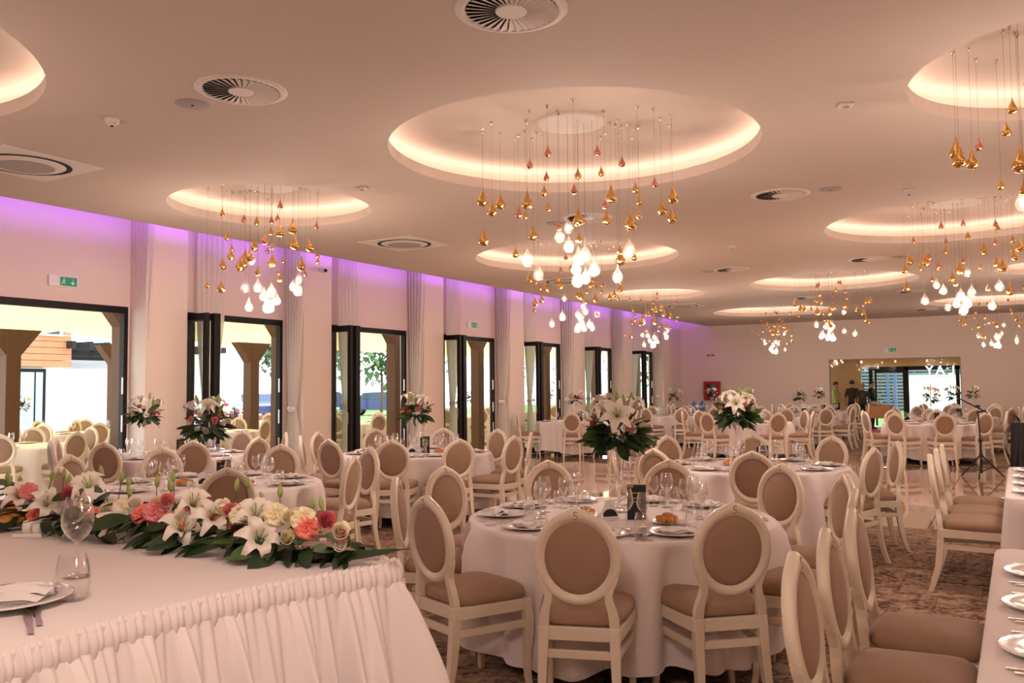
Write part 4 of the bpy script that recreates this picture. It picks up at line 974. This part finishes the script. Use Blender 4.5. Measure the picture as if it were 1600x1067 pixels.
# ------------------------------------------------------------------ people
def person(x, y, z, face, label, height=1.72, top=None, legs=None, hairm=None, arms='side', apron=None):
    s = height/1.72
    vs, es, rad = [], [], []
    def v(p, r, prev=None):
        vs.append(Vector(p)*s); rad.append(r*s); i = len(vs)-1
        if prev is not None: es.append((prev, i))
        return i
    pel = v((0, 0, .95), .135); wa = v((0, .01, 1.10), .12, pel); ch = v((0, .015, 1.30), .145, wa); nk0 = v((0, 0, 1.44), .075, ch); nk = v((0, .01, 1.50), .05, nk0)
    h1 = v((0, .025, 1.57), .072, nk); h2 = v((0, .02, 1.645), .082, h1); h3 = v((0, .015, 1.69), .05, h2)
    for sx in (-1, 1):
        sh = v((sx*.17, 0, 1.40), .062, ch)
        if arms == 'front' or (arms == 'reach' and sx == 1):
            el = v((sx*.24, .06, 1.14), .042, sh)
            wr = v((sx*.12, .28, 1.10), .028, el) if arms == 'front' else v((sx*.26, .34, 1.00), .028, el)
        else:
            el = v((sx*.24, -.03, 1.13), .042, sh); wr = v((sx*.25, .06, .90), .028, el)
        d = (vs[wr]-vs[el]).normalized()/s
        pm = v(vs[wr]/s+d*.06, .030, wr)
        for k in range(4):
            lat = Vector((.012*(k-1.5), 0, 0)); v(vs[pm]/s+d*(.075-.008*abs(k-1.3))+lat, .0085, pm)
        v(vs[wr]/s+d*.06+Vector((-sx*.035, .02, 0)), .010, wr)
        hp = v((sx*.095, 0, .88), .095, pel); kn = v((sx*.10, .02, .50), .06, hp); an = v((sx*.10, -.02, .09), .042, kn); to = v((sx*.11, .12, .035), .036, an)
    me = bpy.data.meshes.new('body'); me.from_pydata([tuple(q) for q in vs], es, [])
    o = ob('person', me, None, (x, y, z), (0, 0, face-PI/2))
    sk = o.modifiers.new('skin', 'SKIN'); sb = o.modifiers.new('sub', 'SUBSURF'); sb.levels = 2; sb.render_levels = 2
    for q, r in zip(me.skin_vertices[0].data, rad): q.radius = (r, r)
    me.skin_vertices[0].data[0].use_root = True
    dg = bpy.context.evaluated_depsgraph_get(); em = bpy.data.meshes.new_from_object(o.evaluated_get(dg)); o.modifiers.clear(); o.data = em
    em.materials.clear()
    for q in (skin, top, legs, blackp): em.materials.append(q)
    for p_ in em.polygons:
        c = p_.center/s; p_.use_smooth = True
        k = 0
        if c.z < .08: k = 3
        elif c.z < .97 and abs(c.x) < .215 and c.y < .2: k = 2
        elif c.z < 1.475 and c.z > .95: k = 1
        if abs(c.x) > .215 and c.z < 1.16: k = 0 if apron != 'long' or c.z < .93 else 1
        if arms != 'side' and c.y > .12 and c.z > .9: k = 0 if apron != 'long' or c.y > .27 else 1
        p_.material_index = k
    hr = MB()
    def hf(u, w_):
        a = u*2*PI; ph = PI*.60*w_+.02; fr = max(0, math.sin(a)); cut = 1-.42*fr*w_
        pe = ph*cut; r = .098*s; return (r*math.sin(pe)*math.cos(a)*.92, .012*s+r*math.sin(pe)*math.sin(a)*1.05, 1.632*s+r*math.cos(pe)*1.05)
    hr.grid(hf, 24, 9, wrap=True).build('hair', hairm, o, smooth=True)
    f_ = MB()
    f_.lathe([(0, -.012), (.012, 0), (0, .018)], 8, c=(0, .108*s, 1.595*s)).build('nose', skin, o, smooth=True)
    for sx in (-1, 1):
        MB().lathe([(0, -.008), (.010, 0), (0, .008)], 8, c=(sx*.03*s, .094*s, 1.622*s)).build('eye', blackp, o, smooth=True)
        MB().lathe([(0, -.025), (.014, 0), (0, .025)], 8, c=(sx*.082*s, .015*s, 1.60*s)).build('ear', skin, o, smooth=True)
    MB().box(-.022*s, .092*s, 1.553*s, .022*s, .098*s, 1.560*s).build('mouth', petalD, o)
    return tag(o, label, 'person')
limes = mat('lime_shirt', (196, 206, 130), .8); oliv = mat('olive_shirt', (70, 66, 52), .8); blackc = mat('black_cotton', (24, 24, 28), .85); jean = mat('dark_trousers', (34, 34, 40), .85)
brownh = mat('brown_hair', (60, 42, 32), .6); blondh = mat('blond_hair', (206, 160, 92), .6); blackh = mat('black_hair', (26, 22, 20), .6)

# ------------------------------------------------------------------ entrance lobby behind the far wall
YD = 33.6
struct(MB().box(-8, YB+.3, -.03, 1.5, YD, 0).build('lobby_floor', marble), 'polished lobby floor beyond the glass entrance', 'floor')
struct(MB().box(-8, YB+.3, 2.75, 1.5, YD, 2.85).build('ceiling_lobby', ceilp), 'lobby ceiling beyond the glass entrance', 'ceiling')
struct(MB().box(-8, 31.6, 0, -4.66, 31.8, 2.75).build('wall_lobby', travert), 'beige stone lobby wall behind the glass', 'wall')
struct(MB().box(-5.4, YD, 2.18, 1.5, YD+.15, 2.75).build('trim_1', travert), 'beige stone header over the outer doors', 'trim')
struct(MB().box(.2, YB+.3, 0, .4, YD, 2.75).build('wall_lobby_right', travert), 'right side wall of the lobby', 'wall')
eg = struct(thing('window_1', 'frameless glass screen of the hall entrance', 'window', (0, YB+.1, 0)), 'frameless glass screen of the hall entrance', 'window')
xs = [ox0+.03, -4.30, -3.30, -2.40, ox1-.03]
for i, (a, b) in enumerate(zip(xs, xs[1:])):
    if i == 2: continue
    MB().box(a+.006, 0, .01, b-.006, .012, oz-.02).build('glass_panel', clearp, eg)
MB().box(ox0, -.02, 0, ox0+.03, .04, oz).box(ox1-.03, -.02, 0, ox1, .04, oz).box(ox0+.03, -.02, oz-.02, ox1-.03, .04, oz).build('frame', greyp, eg)
for x in (-3.38, -2.33):
    MB().tube([(x, -.06, .85), (x, -.06, 1.55)], .014, 8).build('pull_handle', steel, eg)
for x in xs[1:4]: MB().box(x-.03, -.012, oz-.14, x+.03, .024, oz-.06).build('patch_fitting', steel, eg)
og = struct(thing('window_2', 'black framed sliding doors of the lobby', 'window', (0, YD, 0)), 'black framed sliding doors of the lobby', 'window')
for x in (-4.62, -3.42, -1.80, -.3): MB().box(x-.06, 0, 0, x+.06, .1, 2.18).build('mullion', blackm, og)
MB().box(-4.62, 0, 2.04, -.3, .1, 2.18).build('top_rail', blackm, og)
MB().box(-4.50, .12, .05, -4.44, .2, 2.04).box(-3.56, .12, .05, -3.48, .2, 2.04).box(-4.44, .12, 1.96, -3.56, .2, 2.04).build('sliding_leaf', blackm, og)
MB().box(-4.44, .15, .05, -3.56, .16, 1.96).build('pane', pane, og)
rc_ = thing('red_carpet', 'bright red carpet strip in the glass entrance', 'carpet', (0, 0, 0)); MB().box(-4.35, YB+.15, .001, -2.6, 31.5, .012).build('pile', redc, rc_); MB().box(-4.38, YB+.15, .001, -4.35, 31.5, .010).build('binding', redm, rc_)
t = thing('welcome_table', 'welcome table with orange cloth in the lobby', 'table', (-4.05, 30.95, 0))
MB().box(-.36, -.3, .82, .42, .3, .85).build('table_top', wood, t); MB().box(-.36, -.31, .42, .24, -.295, .86).box(.24, -.31, .05, .43, -.295, .86).box(-.37, -.31, .85, .43, .31, .862).build('cloth', orangec, t)
for x, y in ((-.32, -.26), (.38, -.26), (-.32, .26), (.38, .26)): MB().box(x-.02, y-.02, 0, x+.02, y+.02, .82).build('leg', blackp, t)
for k in range(10):
    tag(ob('tumbler', TU, None, (-4.28+.075*(k % 5), 30.9+.09*(k//5), .863), (0, 0, 0), (1, 1, 1.3)), 'glass in the rows on the lobby welcome table', 'glass', 'glasses on the welcome table')
person(-5.32, 30.6, 0, -.2, 'person in a lime shirt and dark vest inside the lobby', 1.64, limes, jean, brownh, 'front')
person(-4.86, 31.0, 0, 1.9, 'person in an olive shirt seen from behind in the lobby', 1.68, oliv, jean, blackh, 'side')
person(-4.50, 30.75, 0, -1.3, 'blond person in a dark shirt beside the lobby table', 1.58, oliv, jean, blondh, 'side')
person(-4.30, 31.35, 0, -.2, 'person in black reaching to the welcome table', 1.66, blackc, jean, blackh, 'reach', 'long')
fc = bpy.data.curves.new('letters', 'FONT')
for ch, x, sx in (('Y', -2.66, 1), ('A', -2.32, 1), ('L', -1.96, -1)):
    fc = bpy.data.curves.new('letter', 'FONT'); fc.body = ch; fc.size = .42; fc.extrude = .03; fc.align_x = 'CENTER'
    tmp = ob('tmp', fc); dg = bpy.context.evaluated_depsgraph_get(); lm = bpy.data.meshes.new_from_object(tmp.evaluated_get(dg)); bpy.data.objects.remove(tmp)
    lm.materials.clear(); lm.materials.append(mat('letter_glow', (230, 236, 250), .5, emit=(.85, .92, 1), es=2.5))
    o = ob('sign_letter', lm, None, (x, YD-.25, 1.88), (PI/2, 0, 0), (sx, 1, 1)); ob('wire', WI, o, (0, .3, 0), (-PI/2, 0, 0), (3, 3, .56)); tag(o, 'illuminated white letter %s, seen from behind, hanging in the lobby' % ch, 'letter', 'hanging sign letters')
# outside the lobby
struct(MB().box(-40, YD+.1, -.12, 30, 80, -.05).build('ground_lawn', lawn), 'green lawn outside the lobby', 'lawn')
t = thing('garden_wall', 'white garden building seen through the lobby doors', 'building', (0, 0, 0)); MB().box(-5.0, 50, -.05, 6, 51, 1.95).build('wall', white_out, t); MB().box(-5.1, 49.9, 1.95, 6.1, 51.1, 2.02).build('coping', asphalt, t); MB().box(-2.2, 49.97, 0, -1.7, 50, 1.7).build('door', silver, t)
t = thing('slat_fence', 'dark slatted fence beyond the lawn', 'fence', (0, 56, 0))
sl = MB().box(-16, 0, -.06, -2, .04, .06).mesh('slat', mat('fence_grey', (104, 112, 122), .7))
for k in range(14): ob('slat', sl, t, (0, 0, .15+k*.2))
for x in (-16, -12.5, -9, -5.5): MB().box(x-.05, .04, 0, x+.05, .12, 3).build('post', tyre, t)
t = thing('steel_swing_frame', 'blue steel posts standing on the lawn', 'frame', (-5.3, 44, -.05))
for x in (0, .32): MB().box(x-.06, -.06, 0, x+.06, .06, 2.2).build('post', bluest, t); 
MB().beam((0, 0, 2.15), (.55, 0, 3.0), .12, .12).beam((.32, 0, 2.15), (.87, 0, 3.0), .12, .12).build('strut', bluest, t); MB().box(-.12, -.1, 0, .45, .1, .5).build('plinth', bluest, t)

# ------------------------------------------------------------------ trees
def tree(x, y, label, h, r, seed, mt=leafB, n=260, z0=0):
    q = random.Random(seed); t = thing('tree', label, 'tree', (x, y, z0))
    MB().tube([(0, 0, 0), (.05, .03, h*.4), (0, 0, h*.75)], [.10, .08, .04], 8).build('trunk', bark, t, smooth=True)
    m_ = MB(); src = LEAF[0]
    for k in range(n):
        a = q.uniform(0, 6.28); e = q.uniform(-1.2, 1.4); R = r*q.uniform(.35, 1); d = Vector((math.cos(a)*math.cos(e), math.sin(a)*math.cos(e), math.sin(e)))
        o_ = Vector((0, 0, h-r*.9))+Vector((d.x*R, d.y*R, d.z*R*1.25)); M_ = Matrix.Rotation(q.uniform(0, 6.28), 3, 'Z') @ Matrix.Rotation(q.uniform(-1, 1), 3, 'X')
        m_.add([o_+M_ @ (v.co*q.uniform(3, 5)) for v in src.vertices], [tuple(p_.vertices) for p_ in src.polygons])
    o = m_.build('crown', mt, t); o['kind'] = 'stuff'
palel = mat('leaf_pale', (150, 170, 130), .6)
for k, (x, y) in enumerate([(-12.4, 60), (-8.2, 60), (-4.0, 60), (.2, 60), (4.4, 60), (-16.6, 60)]):
    tree(x, y, 'green tree behind the garden fence, %s from the left' % ORD[(1, 2, 3, 4, 5, 0)[k]], 6.0, 2.05, 40+k, leafB, 700)

t = thing('garden_hedge', 'dense green hedge behind the garden building', 'hedge', (0, 58, -.05))
MB().box(-20, 0, 0, 9, .8, 3.4).build('core', leafA, t)
m_ = MB(); q = random.Random(12)
for k in range(1500):
    o_ = Vector((q.uniform(-20, 9), -.1+q.uniform(-.25, .1), q.uniform(.1, 3.7))); M_ = Matrix.Rotation(q.uniform(0, 6), 3, 'Z') @ Matrix.Rotation(q.uniform(-1, 1), 3, 'X'); m_.add([o_+M_ @ (v.co*3.2) for v in LEAF[0].vertices], [tuple(p_.vertices) for p_ in LEAF[0].polygons])
o = m_.build('foliage', leafB, t); o['kind'] = 'stuff'

# ------------------------------------------------------------------ terrace outside the doors
struct(MB().box(-22, -10, -.14, XW-.14, 40, -.02).build('terrace_floor', terr), 'pale paved terrace outside the folding doors', 'terrace')
struct(MB().box(-160, -60, -.20, -22, 140, -.06).build('ground_yard', asphalt), 'pale yard and car park beyond the terrace', 'ground')
struct(MB().box(-150, 46, -.06, -40, 52, .0).build('ground_verge', lawn), 'green verge beyond the car park', 'grass')
def post(x, y, label, h=2.9):
    t = thing('timber_post', label, 'post', (x, y, 0), 0, 'timber canopy posts')
    MB().box(-.12, -.12, -.02, .12, .12, h).build('shaft', wood, t, bevel=.01)
    for s in (-1, 1):
        MB().add([(-.11, s*.12, h-.42), (-.11, s*.12, h), (-.11, s*.46, h), (.11, s*.12, h-.42), (.11, s*.12, h), (.11, s*.46, h)], [(0, 1, 2), (5, 4, 3), (0, 3, 4, 1), (1, 4, 5, 2), (2, 5, 3, 0)]).build('bracket', wood, t)
for k in range(8): post(-11.35, (4.75, 7.98, 11.11, 14.36, 17.6, 21.05, 24.4, 27.7)[k], 'dark timber canopy post just outside, %s in the row' % ORD[k])
for k, (x, y) in enumerate([(-14.0, 7.8), (-17.2, 11.9), (-14.2, 13.05), (-14.2, 18.2), (-14.2, 23.4), (-14.2, 28.6)]): post(x, y, 'dark timber post in the outer terrace row, %s from the left' % ORD[k], 2.55)
t = thing('canopy_beam', 'dark timber beam above the near terrace posts', 'beam', (0, 0, 0)); MB().box(-11.47, 0, 2.9, -11.23, 33, 3.1).build('timber', wood, t); MB().box(-11.49, 0, 3.1, -11.21, 33, 3.13).build('cap', wood, t)
for k in range(10):
    y0 = 2.0+k*3.276
    def sail(u, v, y0=y0):
        x = -10.9-8.6*u; y = y0+3.276*v; zt = 3.35-.32*u
        return (x, y, zt-.34*math.sin(v*PI)*(.6+.4*math.sin(u*PI*3)**2)-.03*math.sin(u*40)*0)
    t = thing('canopy_sail', 'cream fabric sail sagging over the terrace, %s bay' % ORD[k], 'canopy', (0, 0, 0), 0, 'canopy sails')
    MB().grid(sail, 26, 14).build('fabric', sailm, t, smooth=True); MB().tube([(-10.9-8.6*i/10, y0, 3.37-.32*i/10) for i in range(11)], .02, 6).build('cable', wirem, t)
def cocktail(x, y, label):
    t = thing('cocktail_table', label, 'table', (x, y, 0)); MB().lathe([(.40, .0), (.30, .35), (.26, .6), (.33, .95), (.41, 1.10)], 28).build('stretch_cover', cloth, t, smooth=True); MB().lathe([(0, 1.10), (.41, 1.10), (.41, 1.08)], 28).build('top', cloth, t)
cocktail(-19.5, 19.6, 'white covered cocktail table beyond the second doorway')
def out_table(cx, cy, tops, desc, seed, fl=True):
    t = thing('round_table', 'round white-clothed table outdoors, ' + desc, 'table', (cx, cy, -.02), 0, 'outdoor round tables'); ob('table_top', TTOP, t)
    for k in range(4): ob('leg', TLEG, t, rot=(0, 0, k*PI/2+.4))
    tag(ob('tablecloth', CLOTHS[seed % 4], None, (cx, cy, -.02), (0, 0, seed)), 'white cloth on the outdoor table ' + desc, 'tablecloth', 'outdoor tablecloths')
    near = min(range(len(tops)), key=lambda i: depth((*tops[i], .8))); an = [math.atan2(y-cy, x-cx) for x, y in tops]; a0 = an[near]
    for i, k in enumerate(sorted(range(len(tops)), key=lambda i: (a0-an[i]) % (2*PI))):
        lab = 'cream oval-back chair nearest the doors at outdoor table ' + desc if i == 0 else 'cream oval-back chair %s clockwise at outdoor table %s' % (ORD[i], desc)
        o = chair_from_top(*tops[k], cx, cy, lab, 'chairs at outdoor table ' + desc, False); o.location.z = -.02
        ca, sa = math.cos(an[k]), math.sin(an[k])
        if i % 2 == 0:
            place_thing('wine_glass', WG, 'wine glass %s clockwise on outdoor table %s' % (ORD[i], desc), 'wine glass', 'outdoor wine glasses', cx+.5*ca, cy+.5*sa, TZ-.019, 0)
            place_thing('charger_plate', PL, 'plate %s clockwise on outdoor table %s' % (ORD[i], desc), 'plate', 'outdoor plates', cx+.7*ca, cy+.7*sa, TZ-.019, 0)
    if fl: bouquet(cx, cy, TZ-.019, 'mixed flowers on outdoor table ' + desc, seed, 0)
out_table(-12.75, 7.25, around(-12.75, 7.25, 8, .1, 1.25), 'at the first doorway', 61, False)
out_table(-15.6, 10.3, around(-15.6, 10.3, 8, .3, 1.25), 'farther out at the first doorway', 62, False)
out_table(-17.5, 10.0, around(-17.5, 10.0, 5, .3, 1.3), 'far out beyond the first doorway', 66)
out_table(-13.6, 11.5, around(-13.6, 11.5, 7, .2, 1.25), 'left at the second doorway', 63, False)
out_table(-16.3, 16.3, around(-16.3, 16.3, 7, .6, 1.25), 'right at the second doorway', 67, False)
out_table(-13.4, 15.6, around(-13.4, 15.6, 8, .3, 1.25), 'at the third doorway', 64, False)
out_table(-13.4, 20.3, around(-13.4, 20.3, 8, .1, 1.25), 'at the fourth doorway', 65)
out_table(-13.4, 25.2, around(-13.4, 25.2, 6, .1, 1.25), 'at the fifth doorway', 68)
person(-14.55, 10.35, -.02, 2.2, 'waiter in black outside the first doorway', 1.70, blackc, blackc, blackh, 'side', 'long')
person(-12.7, 10.75, -.02, 2.0, 'waiter in black bending by the second doorway', 1.50, blackc, blackc, blackh, 'front', 'long')

# ------------------------------------------------------------------ yard: house, cars, bracket lamp, trees
t = thing('white_house', 'white house with orange wood cladding across the terrace', 'house', (0, 0, 0))
MB().box(-30, 6, -.06, -24, 14.9, 6.5).build('wall', white_out, t); MB().box(-36, 14.9, -.06, -29, 23, 2.9).build('side_wall', white_out, t)
pl_ = MB().box(-.04, 0, -.085, .04, 9.2, .085).mesh('plank', clad)
for k in range(17): ob('plank', pl_, t, (-23.94, 5.9, 2.35+k*.185))
w_ = MB().box(-24.02, 13.4, .1, -23.9, 14.35, 2.2).build('window', blackm, t); MB().box(-23.89, 13.5, .2, -23.88, 14.0, 2.1).box(-23.89, 14.05, .2, -23.88, 14.25, 2.1).build('pane', mat('pale_pane', (170, 195, 205), .15), w_)
w_ = MB().box(-24.02, 14.1, 3.15, -23.85, 14.8, 4.2).build('window', signw, t); MB().box(-23.86, 14.2, 3.2, -23.84, 14.7, 4.1).build('pane', cargl, w_)
w_ = MB().box(-29.02, 17.2, .9, -28.9, 20.4, 2.2).build('window', signw, t)
for y in (17.3, 20.0): MB().box(-28.9, y, 1.0, -28.88, y+.22, 2.1).build('pane', cargl, w_)
MB().box(-29.0, 15.6, 2.2, -28.7, 22.6, 2.35).build('ledge', white_out, t)
t = thing('pergola', 'dark slatted pergola on the white house', 'pergola', (0, 0, 0))
MB().box(-25.4, 14.9, 2.66, -25.2, 20.4, 2.82).build('rail', tyre, t); MB().box(-28.8, 14.9, 2.66, -28.6, 22.4, 2.82).build('rail', tyre, t)
sl = MB().box(-29, -.06, 2.82, -23.6, .06, 3.02).mesh('rafter', tyre)
for k in range(11): ob('rafter', sl, t, (0, 15.0+k*.55, 0))
def car(x, y, rz, label, mt):
    t = thing('car', label, 'car', (x, y, -.06), rz)
    prof = [(-2.2, .35), (-2.2, .75), (-1.9, .88), (-1.2, .95), (-.7, 1.40), (.7, 1.44), (1.3, 1.02), (2.0, .95), (2.2, .7), (2.2, .35)]
    V = [(a, -.85, b) for a, b in prof]+[(a, .85, b) for a, b in prof]; n_ = len(prof)
    MB().add(V, [tuple(range(n_)), tuple(range(2*n_-1, n_-1, -1))]+[(i, n_+i, n_+(i+1) % n_, (i+1) % n_) for i in range(n_)]).build('body', mt, t, bevel=.03)
    gl_ = [(-1.1, .98), (-.66, 1.36), (.66, 1.39), (1.15, 1.02)]
    for s in (-.87, .87): MB().add([(a, s-.005, b) for a, b in gl_]+[(a, s+.005, b) for a, b in gl_], [(0, 1, 2, 3), (7, 6, 5, 4), (0, 4, 5, 1), (1, 5, 6, 2), (2, 6, 7, 3), (3, 7, 4, 0)]).build('side_window', cargl, t)
    for a in (-1.4, 1.4):
        for s in (-.8, .8):
            w_ = MB().lathe([(0, -.1), (.32, -.1), (.33, 0), (.32, .1), (0, .1)], 20).build('wheel', tyre, t, loc=(a, s, .32), rot=(PI/2, 0, 0)); MB().lathe([(0, .112), (.2, .112), (.22, .10)], 14).lathe([(.22, -.10), (.2, -.112), (0, -.112)], 14).build('rim', silver, w_)
    MB().box(-2.24, -.75, .62, -2.19, -.45, .78).box(-2.24, .45, .62, -2.19, .75, .78).build('tail_lamp', redm, t); MB().box(2.18, -.75, .6, 2.22, -.4, .74).box(2.18, .4, .6, 2.22, .75, .74).build('head_lamp', signw, t)
car(-36.5, 33.8, 2.6, 'dark blue car parked beyond the second doorway', blue); car(-45.0, 39.5, 2.6, 'silver car parked behind the dark blue one', silver); car(-33.6, 41.0, .4, 'dark blue saloon parked beyond the third doorway', blue); car(-41.5, 45.6, .4, 'navy car seen through the third door leaf', blue)
t = thing('bracket_lamp', 'blue bracket post in the car park', 'lamp', (-33, 32.6, -.06)); MB().box(-.12, -.12, 0, .12, .12, 2.9).build('post', bluest, t); MB().beam((0, 0, 2.85), (1.1, 1.6, 4.6), .14, .14).build('arm', bluest, t)
for k, (x, y, h, r, mt) in enumerate([(-27.5, 27.5, 4.2, 1.1, leafB), (-24.5, 24.2, 3.6, .9, leafB), (-30, 34, 4.4, 1.2, palel), (-26.5, 32.5, 4.0, 1.1, leafB), (-45, 62, 8, 3.2, palel), (-30, 52, 6, 2.2, palel), (-26, 60, 6.5, 2.6, leafB), (-22, 58, 6.0, 2.2, palel), (-19.5, 50, 5.2, 1.8, leafB), (-34, 66, 7, 2.8, palel)]):
    tree(x, y, 'thin leafy tree in the yard, %s counted from the house' % ORD[k], h, r, 80+k, mt, 200)
t = thing('low_shrub', 'reddish low shrub in front of the parked car', 'shrub', (-24.0, 21.5, -.06)); 
m_ = MB(); q = random.Random(9)
for k in range(160):
    a = q.uniform(0, 6.28); R = q.uniform(0, 1.2); o_ = Vector((R*math.cos(a), R*math.sin(a)*.8, q.uniform(.15, .8))); M_ = Matrix.Rotation(q.uniform(0, 6), 3, 'Z') @ Matrix.Rotation(q.uniform(-1, 1), 3, 'X'); m_.add([o_+M_ @ (v.co*3) for v in LEAF[0].vertices], [tuple(p_.vertices) for p_ in LEAF[0].polygons])
o = m_.build('foliage', mat('red_leaf', (120, 70, 60), .7), t); o['kind'] = 'stuff'; MB().tube([(0, 0, 0), (0, 0, .4)], .06, 6).build('stem', bark, t)
